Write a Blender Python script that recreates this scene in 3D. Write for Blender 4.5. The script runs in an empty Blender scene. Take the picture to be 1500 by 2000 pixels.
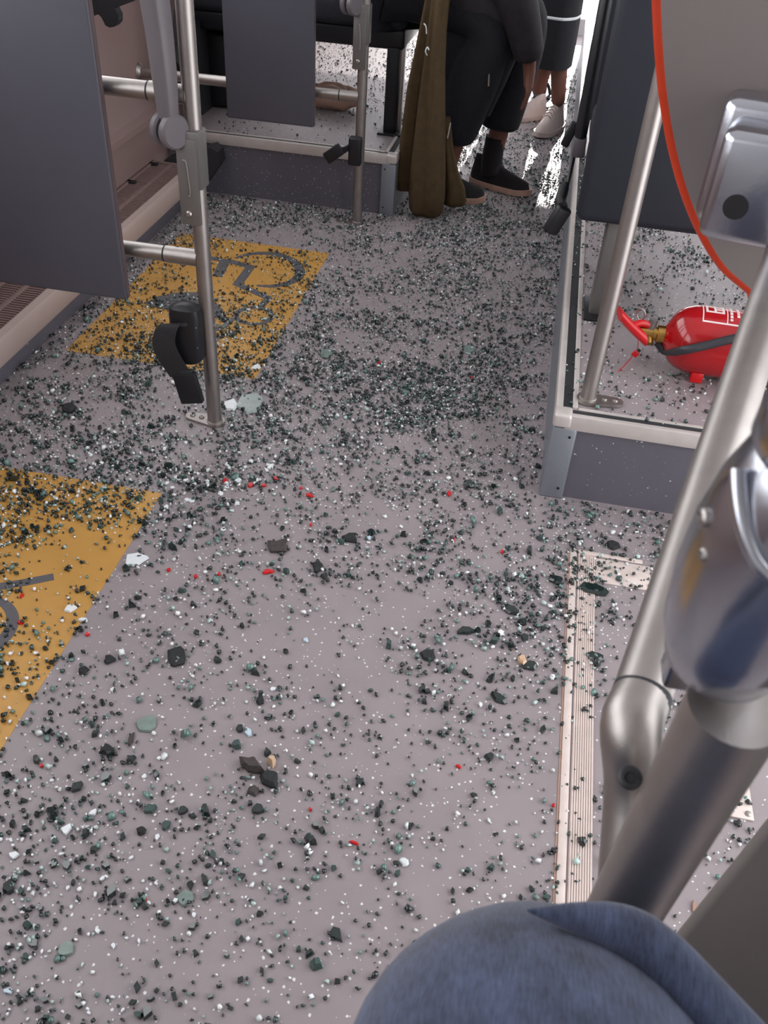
import bpy, bmesh, math, random
import numpy as np
from mathutils import Vector, Matrix

random.seed(7)
rng = np.random.default_rng(11)
sc = bpy.context.scene
COL = sc.collection

# ------------------------------------------------------------------ camera
CAM_H, FPX = 1.25, 1750.0
YAW, PITCH, ROLL = math.radians(-8.2), math.radians(-38.9), math.radians(4.2)
_d = Vector((math.sin(YAW)*math.cos(PITCH), math.cos(YAW)*math.cos(PITCH), math.sin(PITCH)))
_r0 = _d.cross(Vector((0, 0, 1))).normalized()
_u0 = _r0.cross(_d)
_r = math.cos(ROLL)*_r0 + math.sin(ROLL)*_u0
_u = -math.sin(ROLL)*_r0 + math.cos(ROLL)*_u0
CAM = Vector((0, 0, CAM_H))
cd = bpy.data.cameras.new('camera')
cd.sensor_fit = 'HORIZONTAL'; cd.sensor_width = 36.0; cd.lens = 36.0*FPX/1500.0
cd.clip_start = 0.02; cd.clip_end = 100
cd.dof.use_dof = True; cd.dof.focus_distance = 2.1; cd.dof.aperture_fstop = 22
cam = bpy.data.objects.new('camera', cd); COL.objects.link(cam)
m3 = Matrix((_r, _u, -_d)).transposed()
cam.matrix_world = Matrix.Translation(CAM) @ m3.to_4x4()
sc.camera = cam

# ------------------------------------------------------------------ light
EXPOSURE = -0.15
sc.view_settings.view_transform = 'Standard'
sc.view_settings.look = 'None'
sc.view_settings.gamma = 1.0
sc.view_settings.use_curve_mapping = False
sc.view_settings.exposure = EXPOSURE
w = bpy.data.worlds.new('world'); sc.world = w; w.use_nodes = True
bg = w.node_tree.nodes['Background']
bg.inputs[0].default_value = (0.95, 0.97, 1.0, 1); bg.inputs[1].default_value = 3.8

sun = bpy.data.lights.new('sun', 'SUN'); sun.energy = 5.5; sun.angle = math.radians(0.6)
sun.color = (1.0, 0.93, 0.88)
so = bpy.data.objects.new('sun', sun); COL.objects.link(so)
_el, _az = math.radians(16.5), math.radians(3)     # low, from the front of the bus
_sd = Vector((-math.sin(_az)*math.cos(_el), -math.cos(_az)*math.cos(_el), -math.sin(_el)))
so.rotation_euler = _sd.to_track_quat('-Z', 'Y').to_euler()

def portal(name, loc, direction, sx, sy):
    l = bpy.data.lights.new(name, 'AREA'); l.shape = 'RECTANGLE'; l.size = sx; l.size_y = sy
    l.cycles.is_portal = True
    o = bpy.data.objects.new(name, l); COL.objects.link(o); o.location = loc
    o.rotation_euler = Vector(direction).to_track_quat('-Z', 'Z').to_euler()
    return o
portal('portal_left', (-1.50, 2.75, 1.45), (1, 0, 0), 8.4, 1.1)
portal('portal_right', (1.24, 4.3, 1.45), (-1, 0, 0), 5.2, 1.1)
portal('portal_door', (1.24, 0.75, 1.05), (-1, 0, 0), 1.5, 2.1)
portal('portal_front', (-0.15, 7.05, 0.56), (0, -1, 0), 2.3, .92)

# ------------------------------------------------------------------ helpers
def ray(x, y):
    return _r*((x-750)/FPX) + _u*(-(y-1000)/FPX) + _d
def P(x, y, z=None, Y=None, X=None, d=None):
    """photo pixel -> world point on the plane z / Y / X, or at depth d"""
    r = ray(x, y)
    if z is not None: t = (z-CAM_H)/r.z
    elif Y is not None: t = Y/r.y
    elif X is not None: t = X/r.x
    else: t = d
    return CAM + r*t

def link(name, me, mat=None, parent=None, smooth=None):
    o = bpy.data.objects.new(name, me); COL.objects.link(o)
    if mat is not None:
        me.materials.clear(); me.materials.append(mat)
    if smooth is not None:
        for p in me.polygons: p.use_smooth = True
        me.set_sharp_from_angle(angle=math.radians(smooth))
    if parent is not None: o.parent = parent
    return o
def tag(o, label=None, cat=None, group=None, kind=None):
    if label: o['label'] = label
    if cat: o['category'] = cat
    if group: o['group'] = group
    if kind: o['kind'] = kind
    return o
def thing(name, label, cat, loc=(0, 0, 0), group=None):
    o = bpy.data.objects.new(name, None); COL.objects.link(o); o.empty_display_size = 0.05
    o.location = (0, 0, 0)
    return tag(o, label, cat, group)

class MB:
    """collects shapes (world coordinates) into one mesh"""
    def __init__(s): s.v = []; s.f = []
    def add(s, vs, fs):
        n = len(s.v); s.v += [tuple(p) for p in vs]; s.f += [tuple(i+n for i in f) for f in fs]; return s
    def bm(s, b):
        b.verts.index_update()
        r = s.add([v.co[:] for v in b.verts], [[v.index for v in f.verts] for f in b.faces]); b.free(); return r
    def box(s, lo, hi, bev=0.0, seg=2, M=None):
        b = bmesh.new(); bmesh.ops.create_cube(b, size=1)
        for v in b.verts:
            v.co = Vector([(lo[i]+hi[i])/2 + v.co[i]*(hi[i]-lo[i]) for i in range(3)])
        if bev > 0: bmesh.ops.bevel(b, geom=list(b.edges), offset=bev, segments=seg, profile=0.5, affect='EDGES')
        if M is not None: b.transform(M)
        return s.bm(b)
    def tube(s, pts, r, seg=20, cap=True, flat=None):
        """swept round (or elliptical: flat=(a,b,up)) section; r a number or one per point"""
        pts = [Vector(p) for p in pts]; n = len(pts)
        rs = r if isinstance(r, (list, tuple)) else [r]*n
        up = None; rings = []
        for i in range(n):
            t = (pts[min(i+1, n-1)]-pts[max(i-1, 0)]).normalized()
            if up is None:
                a = Vector((0, 0, 1)) if abs(t.z) < 0.9 else Vector((1, 0, 0))
                up = (a - t*a.dot(t)).normalized()
            else: up = (up - t*up.dot(t)).normalized()
            si = t.cross(up)
            rings.append([pts[i] + (up*math.cos(k*2*math.pi/seg) + si*math.sin(k*2*math.pi/seg))*rs[i] for k in range(seg)])
        return s.loft(rings, cap)
    def loft(s, rings, cap=True, closed=True):
        vs = [p for r in rings for p in r]; m = len(rings[0]); fs = []
        for i in range(len(rings)-1):
            for k in range(m if closed else m-1):
                a = i*m+k; b = i*m+(k+1) % m
                fs.append((a, b, b+m, a+m))
        if cap and closed:
            fs.append(tuple(range(m-1, -1, -1))); fs.append(tuple((len(rings)-1)*m+k for k in range(m)))
        return s.add(vs, fs)
    def lathe(s, prof, M, seg=32):
        """profile (radius, height) about local Z, placed by M"""
        rings = [[M @ Vector((max(r, 1e-5)*math.cos(k*2*math.pi/seg), max(r, 1e-5)*math.sin(k*2*math.pi/seg), h)) for k in range(seg)] for r, h in prof]
        return s.loft(rings, True)
    def prism(s, poly, ext):
        """polygon of 3D points extruded by vector ext"""
        e = Vector(ext); n = len(poly); a = [Vector(p) for p in poly]
        vs = a + [p+e for p in a]
        return s.add(vs, [tuple(range(n-1, -1, -1)), tuple(range(n, 2*n))] + [(k, (k+1) % n, n+(k+1) % n, n+k) for k in range(n)])
    def mesh(s, name):
        me = bpy.data.meshes.new(name); me.from_pydata(s.v, [], s.f)
        b = bmesh.new(); b.from_mesh(me); bmesh.ops.recalc_face_normals(b, faces=b.faces); b.to_mesh(me); b.free()
        return me
    def build(s, name, mat, parent=None, smooth=40):
        return link(name, s.mesh(name), mat, parent, smooth)

def axis_matrix(p, direction, up=(0, 0, 1)):
    z = Vector(direction).normalized(); a = Vector(up)
    if abs(z.dot(a)) > 0.95: a = Vector((0, 1, 0))
    x = (a - z*a.dot(z)).normalized(); y = z.cross(x)
    return Matrix.Translation(Vector(p)) @ Matrix((x, y, z)).transposed().to_4x4()

def bez(pts, n=24):
    """smooth Catmull-Rom through points"""
    pts = [Vector(p) for p in pts]; q = [2*pts[0]-pts[1]] + pts + [2*pts[-1]-pts[-2]]; out = []
    m = len(pts)-1
    for i in range(m):
        a, b, c, d = q[i:i+4]
        for k in range(max(2, n//m)):
            t = k/max(2, n//m)
            out.append(0.5*((2*b) + (c-a)*t + (2*a-5*b+4*c-d)*t*t + (3*b-a-3*c+d)*t**3))
    out.append(pts[-1]); return out

# ------------------------------------------------------------------ materials
def srgb(r, g, b):
    f = lambda c: (c/255/12.92) if c/255 <= 0.04045 else ((c/255+0.055)/1.055)**2.4
    return (f(r), f(g), f(b), 1)
def mat(name, col, rough=0.5, metal=0.0, spec=0.5, noise=None, bump=None, coat=0.0):
    """noise=(scale, amount) mottles the colour; bump=(scale, strength)"""
    m = bpy.data.materials.new(name); m.use_nodes = True; nt = m.node_tree; p = nt.nodes['Principled BSDF']
    p.inputs['Base Color'].default_value = col; p.inputs['Roughness'].default_value = rough
    p.inputs['Metallic'].default_value = metal; p.inputs['Specular IOR Level'].default_value = spec
    p.inputs['Coat Weight'].default_value = coat
    tc = None
    if noise or bump:
        tc = nt.nodes.new('ShaderNodeTexCoord')
    if noise:
        n = nt.nodes.new('ShaderNodeTexNoise'); n.inputs['Scale'].default_value = noise[0]; n.inputs['Detail'].default_value = 4
        nt.links.new(tc.outputs['Object'], n.inputs['Vector'])
        r = nt.nodes.new('ShaderNodeMapRange'); r.inputs['From Min'].default_value = 0.3; r.inputs['From Max'].default_value = 0.7
        r.inputs['To Min'].default_value = 1-noise[1]; r.inputs['To Max'].default_value = 1+noise[1]
        nt.links.new(n.outputs['Fac'], r.inputs['Value'])
        v = nt.nodes.new('ShaderNodeVectorMath'); v.operation = 'SCALE'; v.inputs[0].default_value = col[:3]
        nt.links.new(r.outputs['Result'], v.inputs['Scale']); nt.links.new(v.outputs['Vector'], p.inputs['Base Color'])
    if bump:
        n = nt.nodes.new('ShaderNodeTexNoise'); n.inputs['Scale'].default_value = bump[0]; n.inputs['Detail'].default_value = 3
        nt.links.new(tc.outputs['Object'], n.inputs['Vector'])
        b = nt.nodes.new('ShaderNodeBump'); b.inputs['Strength'].default_value = bump[1]; b.inputs['Distance'].default_value = 0.002
        nt.links.new(n.outputs['Fac'], b.inputs['Height']); nt.links.new(b.outputs['Normal'], p.inputs['Normal'])
    return m

def vinyl(name, base, fleck, scale, radius, share, rough=0.42, mott=0.06):
    """speckled safety vinyl: base colour with small chips in it"""
    m = bpy.data.materials.new(name); m.use_nodes = True; nt = m.node_tree; N = nt.nodes.new; L = nt.links.new
    p = nt.nodes['Principled BSDF']; p.inputs['Roughness'].default_value = rough
    tc = N('ShaderNodeTexCoord')
    nz = N('ShaderNodeTexNoise'); nz.inputs['Scale'].default_value = 260; L(tc.outputs['Object'], nz.inputs['Vector'])
    mx = N('ShaderNodeVectorMath'); mx.operation = 'MULTIPLY_ADD'; mx.inputs[1].default_value = (0.004,)*3
    L(nz.outputs['Color'], mx.inputs[0]); L(tc.outputs['Object'], mx.inputs[2])
    vo = N('ShaderNodeTexVoronoi'); vo.inputs['Scale'].default_value = scale; L(mx.outputs['Vector'], vo.inputs['Vector'])
    sp = N('ShaderNodeSeparateColor'); L(vo.outputs['Color'], sp.inputs['Color'])
    rad = N('ShaderNodeMath'); rad.operation = 'MULTIPLY'; rad.inputs[1].default_value = radius; L(sp.outputs['Green'], rad.inputs[0])
    lt = N('ShaderNodeMath'); lt.operation = 'LESS_THAN'; L(vo.outputs['Distance'], lt.inputs[0]); L(rad.outputs[0], lt.inputs[1])
    pk = N('ShaderNodeMath'); pk.operation = 'LESS_THAN'; pk.inputs[1].default_value = share; L(sp.outputs['Red'], pk.inputs[0])
    ml = N('ShaderNodeMath'); ml.operation = 'MULTIPLY'; L(lt.outputs[0], ml.inputs[0]); L(pk.outputs[0], ml.inputs[1])
    cr = N('ShaderNodeValToRGB'); cr.color_ramp.interpolation = 'CONSTANT'
    e = cr.color_ramp.elements; e[0].position = 0; e[0].color = fleck; e[1].position = 0.80; e[1].color = srgb(120, 118, 190)
    e2 = cr.color_ramp.elements.new(0.88); e2.color = srgb(190, 190, 195)
    L(sp.outputs['Blue'], cr.inputs['Fac'])
    n2 = N('ShaderNodeTexNoise'); n2.inputs['Scale'].default_value = 7; n2.inputs['Detail'].default_value = 5; L(tc.outputs['Object'], n2.inputs['Vector'])
    mr = N('ShaderNodeMapRange'); mr.inputs['From Min'].default_value = .3; mr.inputs['From Max'].default_value = .7
    mr.inputs['To Min'].default_value = 1-mott; mr.inputs['To Max'].default_value = 1+mott; L(n2.outputs['Fac'], mr.inputs['Value'])
    sv = N('ShaderNodeVectorMath'); sv.operation = 'SCALE'; sv.inputs[0].default_value = base[:3]; L(mr.outputs['Result'], sv.inputs['Scale'])
    mc = N('ShaderNodeMix'); mc.data_type = 'RGBA'; L(ml.outputs[0], mc.inputs[0]); L(sv.outputs['Vector'], mc.inputs[6]); L(cr.outputs['Color'], mc.inputs[7])
    L(mc.outputs[2], p.inputs['Base Color'])
    n3 = N('ShaderNodeTexNoise'); n3.inputs['Scale'].default_value = 380; L(tc.outputs['Object'], n3.inputs['Vector'])
    bp = N('ShaderNodeBump'); bp.inputs['Strength'].default_value = 0.25; bp.inputs['Distance'].default_value = 0.001
    L(n3.outputs['Fac'], bp.inputs['Height']); L(bp.outputs['Normal'], p.inputs['Normal'])
    return m

M = {}
M['floor'] = vinyl('grey_vinyl', srgb(151, 140, 142), srgb(226, 224, 224), 105, 0.24, 0.85)
M['riser'] = vinyl('dark_grey_vinyl', srgb(98, 94, 103), srgb(200, 198, 204), 92, 0.28, 0.65)
M['yellow'] = vinyl('yellow_vinyl', srgb(196, 146, 72), srgb(196, 146, 72), 60, 0.001, 0.0, mott=.05)
M['mark'] = vinyl('charcoal_marking', srgb(92, 90, 94), srgb(140, 140, 146), 120, 0.16, 0.5)
M['pink'] = mat('beige_grey_plastic', srgb(138, 115, 111), 0.55, noise=(3, .04))
M['pinklip'] = mat('pale_beige_plastic', srgb(178, 158, 151), 0.5, noise=(4, .04))
M['shell'] = mat('light_grey_shell', srgb(196, 194, 194), 0.6, noise=(2, .03))
M['panel'] = mat('slate_laminate', srgb(78, 77, 87), 0.45, noise=(6, .04), bump=(300, .08))
M['paneledge'] = mat('brown_edge_band', srgb(86, 70, 72), 0.5, noise=(20, .05))
M['steel'] = mat('brushed_steel', srgb(172, 165, 161), 0.42, 1.0, noise=(40, .05), bump=(400, .05))
M['alu'] = mat('aluminium_trim', srgb(214, 205, 200), 0.36, 0.35, noise=(30, .05))
M['chrome'] = mat('cast_aluminium', srgb(196, 198, 206), 0.2, 1.0, noise=(14, .06), bump=(60, .08))
M['satin'] = mat('satin_grey_paint', srgb(122, 118, 116), 0.42, 0.55, noise=(25, .04))
M['black'] = mat('black_plastic', srgb(26, 26, 31), 0.42, noise=(30, .1))
M['rubber'] = mat('black_rubber', srgb(40, 40, 44), 0.6, noise=(60, .15), bump=(200, .2))
M['seat'] = mat('charcoal_fabric', srgb(38, 38, 46), 0.85, noise=(120, .2), bump=(500, .3))
M['seatshell'] = mat('navy_seat_shell', srgb(34, 36, 46), 0.5, noise=(5, .06))
M['arm'] = mat('grey_armrest_plastic', srgb(100, 94, 98), 0.4, noise=(12, .04))
M['belt'] = mat('dark_webbing', srgb(34, 31, 34), 0.75, noise=(200, .2), bump=(700, .4))
M['greybelt'] = mat('grey_webbing', srgb(92, 88, 88), 0.75, noise=(200, .15), bump=(700, .4))
M['red'] = mat('red_gloss_paint', srgb(172, 14, 22), 0.18, noise=(6, .05), coat=0.5)
M['redplastic'] = mat('red_plastic', srgb(205, 26, 32), 0.3, noise=(20, .06))
M['brass'] = mat('brass', srgb(190, 150, 84), 0.28, 1.0, noise=(50, .08))
M['white'] = mat('white_print', srgb(232, 214, 212), 0.5, noise=(50, .05))
M['cream'] = mat('cream_label', srgb(226, 196, 184), 0.5, noise=(60, .04))
M['hose'] = mat('hose_rubber', srgb(52, 52, 58), 0.42, noise=(60, .1), bump=(500, .2))
M['olive'] = mat('olive_cloth', srgb(80, 62, 36), 0.85, noise=(40, .14), bump=(350, .5))
M['cloth'] = mat('black_cloth', srgb(24, 24, 31), 0.85, noise=(60, .2), bump=(400, .4))
M['jacket'] = mat('dark_brown_jacket', srgb(42, 36, 42), 0.8, noise=(40, .2), bump=(300, .4))
M['skin'] = mat('skin', srgb(124, 80, 66), 0.5, noise=(30, .06))
M['hair'] = mat('dark_hair', srgb(40, 30, 26), 0.6, noise=(80, .2), bump=(200, .5))
M['shoeknit'] = mat('black_knit', srgb(27, 22, 25), 0.85, noise=(200, .2), bump=(500, .4))
M['tansole'] = mat('tan_sole', srgb(196, 158, 140), 0.6, noise=(60, .08))
M['sneaker'] = mat('white_leather', srgb(205, 188, 182), 0.5, noise=(40, .05))
M['lightcloth'] = mat('pale_blue_cloth', srgb(170, 172, 205), 0.8, noise=(40, .05))
M['orange'] = mat('orange_edge_trim', srgb(190, 56, 26), 0.35, noise=(40, .06))
M['partition'] = mat('warm_grey_board', srgb(122, 112, 110), 0.45, noise=(8, .05), bump=(200, .08))
M['darkboard'] = mat('dark_grey_board', srgb(116, 109, 106), 0.55, noise=(10, .05), bump=(200, .1))
M['strip'] = mat('beige_aluminium', srgb(220, 203, 196), 0.42, 0.1, noise=(30, .06))
M['dark'] = mat('dark_gap', srgb(30, 28, 30), 0.8, noise=(30, .1))
M['beige'] = mat('beige_canvas', srgb(176, 140, 124), 0.7, noise=(40, .08), bump=(300, .3))

def denim():
    m = bpy.data.materials.new('blue_denim'); m.use_nodes = True; nt = m.node_tree; N = nt.nodes.new; L = nt.links.new
    p = nt.nodes['Principled BSDF']; p.inputs['Roughness'].default_value = 0.9
    p.inputs['Sheen Weight'].default_value = 0.25
    tc = N('ShaderNodeTexCoord')
    mp = N('ShaderNodeMapping'); mp.inputs['Scale'].default_value = (1100, 110, 110); L(tc.outputs['Object'], mp.inputs['Vector'])
    n1 = N('ShaderNodeTexNoise'); n1.inputs['Scale'].default_value = 1.0; n1.inputs['Detail'].default_value = 3; L(mp.outputs['Vector'], n1.inputs['Vector'])
    n2 = N('ShaderNodeTexNoise'); n2.inputs['Scale'].default_value = 38; n2.inputs['Detail'].default_value = 9; n2.inputs['Roughness'].default_value = .65; L(tc.outputs['Object'], n2.inputs['Vector'])
    a = N('ShaderNodeMath'); a.operation = 'MULTIPLY_ADD'; a.inputs[1].default_value = 0.45; L(n1.outputs['Fac'], a.inputs[0])
    b = N('ShaderNodeMath'); b.operation = 'MULTIPLY'; b.inputs[1].default_value = 0.55; L(n2.outputs['Fac'], b.inputs[0]); L(b.outputs[0], a.inputs[2])
    r = N('ShaderNodeValToRGB'); r.color_ramp.elements[0].position = .34; r.color_ramp.elements[0].color = srgb(26, 31, 52)
    r.color_ramp.elements[1].position = .68; r.color_ramp.elements[1].color = srgb(80, 90, 120); L(a.outputs[0], r.inputs['Fac'])
    L(r.outputs['Color'], p.inputs['Base Color'])
    bp = N('ShaderNodeBump'); bp.inputs['Strength'].default_value = .4; bp.inputs['Distance'].default_value = .001
    L(n1.outputs['Fac'], bp.inputs['Height']); L(bp.outputs['Normal'], p.inputs['Normal'])
    return m
M['denim'] = denim()

def glass_mat():
    """crumbled tinted safety glass; each crumb's own tint is stored on its faces"""
    m = bpy.data.materials.new('tinted_glass'); m.use_nodes = True; nt = m.node_tree; N = nt.nodes.new; L = nt.links.new
    p = nt.nodes['Principled BSDF']; p.inputs['Roughness'].default_value = 0.08
    p.inputs['Specular IOR Level'].default_value = 0.9
    at = N('ShaderNodeAttribute'); at.attribute_name = 'tint'
    L(at.outputs['Color'], p.inputs['Base Color'])
    return m
M['glass'] = glass_mat()
M['gdark'] = mat('dark_green_glass', srgb(26, 40, 38), 0.1, spec=.9, noise=(120, .3))
M['gmid'] = mat('sea_green_glass', srgb(122, 138, 131), 0.2, spec=.8, noise=(80, .15))
M['gmilky'] = mat('milky_grey_glass', srgb(150, 160, 156), 0.25, spec=.8, noise=(40, .1))
M['chip'] = mat('white_chip', srgb(232, 236, 238), 0.35, noise=(80, .05))
M['bluechip'] = mat('pale_blue_chip', srgb(196, 214, 226), 0.35, noise=(80, .05))
M['stone'] = mat('black_stone', srgb(38, 40, 42), 0.7, noise=(200, .3), bump=(250, .7))
M['brownrub'] = mat('brown_rubber', srgb(70, 62, 60), 0.7, noise=(120, .2), bump=(250, .6))
M['pebble'] = mat('tan_pebble', srgb(214, 178, 146), 0.3, noise=(100, .15))

# ------------------------------------------------------------------ the bus shell
PZ = 0.22                       # height of the seat podiums
b = MB(); b.box((-1.30, -1.5, -0.06), (1.20, 7.0, 0.0)); fl = b.build('floor', M['floor']); tag(fl, 'grey speckled vinyl bus floor strewn with broken glass', 'floor', kind='structure')

# left wall: lower lining, heater, window band above
wl = thing('wall_left', 'beige grey plastic lower side wall of the bus', 'wall'); wl['kind'] = 'structure'
b = MB(); prof = [(-1.407, .0), (-1.407, .14), (-1.40, .145), (-1.40, .27), (-1.385, .275), (-1.385, .295), (-1.41, .31), (-1.425, .36), (-1.43, .9), (-1.50, .9), (-1.50, .0)]
b.prism([Vector((x, -1.5, z)) for x, z in prof], (0, 8.5, 0)); b.build('lining', M['pink'], wl)
b = MB()
for y in (-1.5, 0.4, 2.1, 3.7, 5.3, 6.9): b.box((-1.50, y-.07, .9), (-1.42, y+.07, 2.0), .01)
b.build('window_pillar', M['shell'], wl)
b = MB(); b.box((-1.50, -1.5, 2.0), (-1.38, 7.0, 2.3)); b.build('cant_rail', M['shell'], wl)
for y in (2.20, 2.93, 3.13):
    b = MB(); b.box((-1.41, y-.012, .105), (-1.375, y+.012, .14), .004); b.build('clip', M['black'], wl)
b = MB(); b.box((-1.425, 2.10, .40), (-1.41, 2.14, .50), .004); b.build('latch_plate', M['pinklip'], wl)
b = MB(); b.box((-1.425, 2.42, .30), (-1.418, 2.425, .9)); b.build('seam', M['paneledge'], wl)

wr = thing('wall_right', 'light grey right side wall with door opening', 'wall'); wr['kind'] = 'structure'
b = MB(); b.box((1.16, 1.6, 0), (1.24, 7.0, .9)); b.box((1.16, -1.5, 0), (1.24, -.05, 2.3)); b.box((1.16, 1.6, 2.0), (1.24, 7.0, 2.3)); b.box((1.16, -.05, 2.1), (1.24, 1.6, 2.3))
for y in (1.6, 3.3, 5.0, 6.9): b.box((1.16, y-.07, .9), (1.24, y+.07, 2.0))
b.build('lining', M['shell'], wr)
b = MB(); b.box((-1.50, -1.56, 0), (1.24, -1.5, 2.3)); o = b.build('wall_back', M['shell']); tag(o, 'light grey wall behind the photographer', 'wall', kind='structure')
b = MB(); b.box((-1.50, 7.0, 0), (1.24, 7.06, .10)); b.box((-1.50, 7.0, 1.02), (1.24, 7.06, 2.3)); b.box((-1.5, 7.0, .10), (-1.3, 7.06, 1.02)); b.box((1.0, 7.0, .10), (1.24, 7.06, 1.02))  # unseen wall; its low opening is sized to let sun onto the far aisle
o = b.build('wall_front', M['shell']); tag(o, 'unseen light grey front end wall, low opening shaped for the sun patch', 'wall', kind='structure')
b = MB(); b.box((-1.50, -1.56, 2.3), (1.24, 7.06, 2.36)); o = b.build('ceiling', M['shell']); tag(o, 'light grey bus ceiling', 'ceiling', kind='structure')

# heater along the left wall
ht = thing('wall_heater', 'long beige floor heater with slotted top along left wall', 'heater')
Y0, Y1 = -1.4, 3.16
b = MB(); b.box((-1.30, Y0, .0), (-1.275, Y1+.1, .055), .003); b.build('skirting', M['riser'], ht)
b = MB(); b.prism([Vector((x, Y0, z)) for x, z in [(-1.28, .055), (-1.255, .06), (-1.25, .068), (-1.25, .118), (-1.256, .128), (-1.275, .132), (-1.285, .126), (-1.285, .055)]], (0, Y1-Y0, 0)); b.build('front_lip', M['pinklip'], ht)
b = MB(); b.box((-1.405, Y0, .05), (-1.285, Y1, .085)); b.build('duct', M['dark'], ht)
b = MB()
for k in range(int((Y1-0.9)/.0125)):
    y = 0.9+k*.0125
    b.box((-1.334, y, .112), (-1.284, y+.0068, .127))
    if y > 1.6: b.box((-1.398, y, .118), (-1.346, y+.0068, .133))
o = b.build('grille_slats', M['pink'], ht, None); tag(o, kind='stuff')
b = MB(); b.box((-1.347, Y0, .112), (-1.333, Y1, .131), .002); b.box((-1.405, Y0, .115), (-1.397, Y1, .14)); b.box((-1.405, Y0, .10), (-1.284, .9, .13)); b.build('grille_rail', M['pink'], ht)
b = MB(); b.box((-1.405, Y1, .05), (-1.252, Y1+.012, .136), .004); b.build('end_cap', M['pink'], ht)

# black rounded box in the corner beside the rear podium
o = thing('corner_housing', 'black rounded housing in the corner between heater and rear podium', 'housing')
b = MB(); b.prism([P(x, y, Y=3.20) for x, y in [(316, 322), (322, 312), (412, 288), (424, 298), (428, 322), (398, 366), (372, 372), (325, 340)]], (0, .07, 0)); b.build('body', M['rubber'], o)

# ------------------------------------------------------------------ podiums
def podium(name, label, x0, x1, y0, y1, edge_x, end_right):
    """raised seat platform: riser, vinyl top, double aluminium nosing with black strip, corner post"""
    t = thing(name, label, 'podium'); t['kind'] = 'structure'
    b = MB(); b.box((x0+.012, y0+.006, 0), (x1-.012, y1, PZ-.028)); b.build('riser', M['riser'], t)
    b = MB(); b.box((x0+.006, y0+.006, PZ-.028), (x1-.006, y1, PZ-.002)); b.build('top', M['floor'], t)
    # front nosing
    b = MB(); b.box((x0+.02, y0-.004, PZ-.034), (x1-.02, y0+.012, PZ+.002), .003); b.build('nosing', M['alu'], t)
    b = MB(); b.box((x0+.02, y0+.012, PZ-.012), (x1-.02, y0+.028, PZ-.0005)); b.build('grip_strip', M['rubber'], t)
    b = MB(); b.box((x0+.045, y0+.028, PZ-.012), (x1-.045, y0+.038, PZ+.002), .002); b.build('inner_trim', M['alu'], t)
    # side nosing along the aisle
    s = 1 if edge_x == x0 else -1
    def bx(a, c, z0, z1, ya): 
        lo, hi = sorted((edge_x+s*a, edge_x+s*c)); return (lo, ya, z0), (hi, y1, z1)
    b = MB(); b.box(*bx(-.004, .012, PZ-.034, PZ+.002, y0+.03), .003); b.build('nosing', M['alu'], t)
    b = MB(); b.box(*bx(.012, .032, PZ-.012, PZ-.0005, y0+.02)); b.build('grip_strip', M['rubber'], t)
    b = MB(); b.box(*bx(.032, .044, PZ-.012, PZ+.002, y0+.036), .002); b.build('inner_trim', M['alu'], t)
    # side skirt and corner post
    b = MB(); b.box(*bx(-.003, .014, 0, PZ-.034, y0+.05)); b.build('side_skirt', M['sidealu'], t)
    lo, hi = sorted((edge_x-s*.005, edge_x+s*.05))
    b = MB(); b.box((lo, y0-.006, 0), (hi, y0+.055, PZ-.03), .006); b.build('corner_post', M['sidealu'], t)
    lo2, hi2 = sorted((edge_x-s*.006, edge_x+s*.034))
    b = MB(); b.box((lo2, y0-.007, PZ-.03), (hi2, y0+.036, PZ+.003), .007, 3); b.build('corner_cap', M['alu'], t)
    for z in (.03, PZ-.05):
        b = MB(); b.lathe([(.003, 0), (.003, .0015), (0, .002)], axis_matrix((edge_x+s*.036, y0-.006, z), (0, -1, 0)), 12); b.build('rivet', M['black'], t)
    return t
M['sidealu'] = mat('blue_grey_aluminium', srgb(150, 154, 162), 0.4, 0.55, noise=(20, .05))
podium('podium', 'right seat podium with aluminium nosing under the fire extinguisher', .118, 1.16, 1.69, 6.3, .118, True)
podium('podium', 'rear left seat podium with grey speckled riser behind the wheelchair bay', -1.40, -.525, 3.28, 6.3, -.525, False)

# ramp threshold in front of the podium
t = thing('ramp_threshold', 'ribbed beige metal threshold strip in floor by the door', 'threshold')
b = MB(); b.box((.192, .45, 0), (.206, 1.512, .003), .001); b.build('edge_bar', M['strip'], t)
b = MB(); b.box((.209, .45, 0), (.245, 1.500, .0012)); b.box((.209, 1.500, 0), (.345, 1.512, .003), .001); b.build('plate', M['strip'], t)
b = MB()
for k in range(9): b.box((.2105+k*.0039, .45, .001), (.2130+k*.0039, 1.498, .0034))
o = b.build('ribs', M['strip'], t, None); tag(o, kind='stuff')
b = MB(); b.box((.1885, .45, 0), (.1915, 1.51, .0012)); b.build('seal', M['beige'], t)
b = MB(); b.box((.245, 1.42, 0), (.36, 1.495, .0015), .0005); b.build('hinge_plate', M['strip'], t)
# small hatch handle at the far right
t = thing('floor_latch', 'small beige metal floor latch plate with rounded corner beyond the pole', 'latch')
c = P(1447, 1580, z=0)
b = MB(); b.box((c.x-.05, c.y-.02, 0), (c.x+.018, c.y+.045, .004), .0018); b.build('plate', M['strip'], t)
b = MB(); b.box((c.x-.03, c.y+.002, .003), (c.x-.002, c.y+.03, .0052), .0008); b.build('recess', M['rubber'], t)
b = MB(); b.lathe([(.005, 0), (.005, .002), (.003, .003), (0, .003)], Matrix.Translation((c.x+.009, c.y-.010, .004)), 16); b.build('screw', M['steel'], t)

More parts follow.
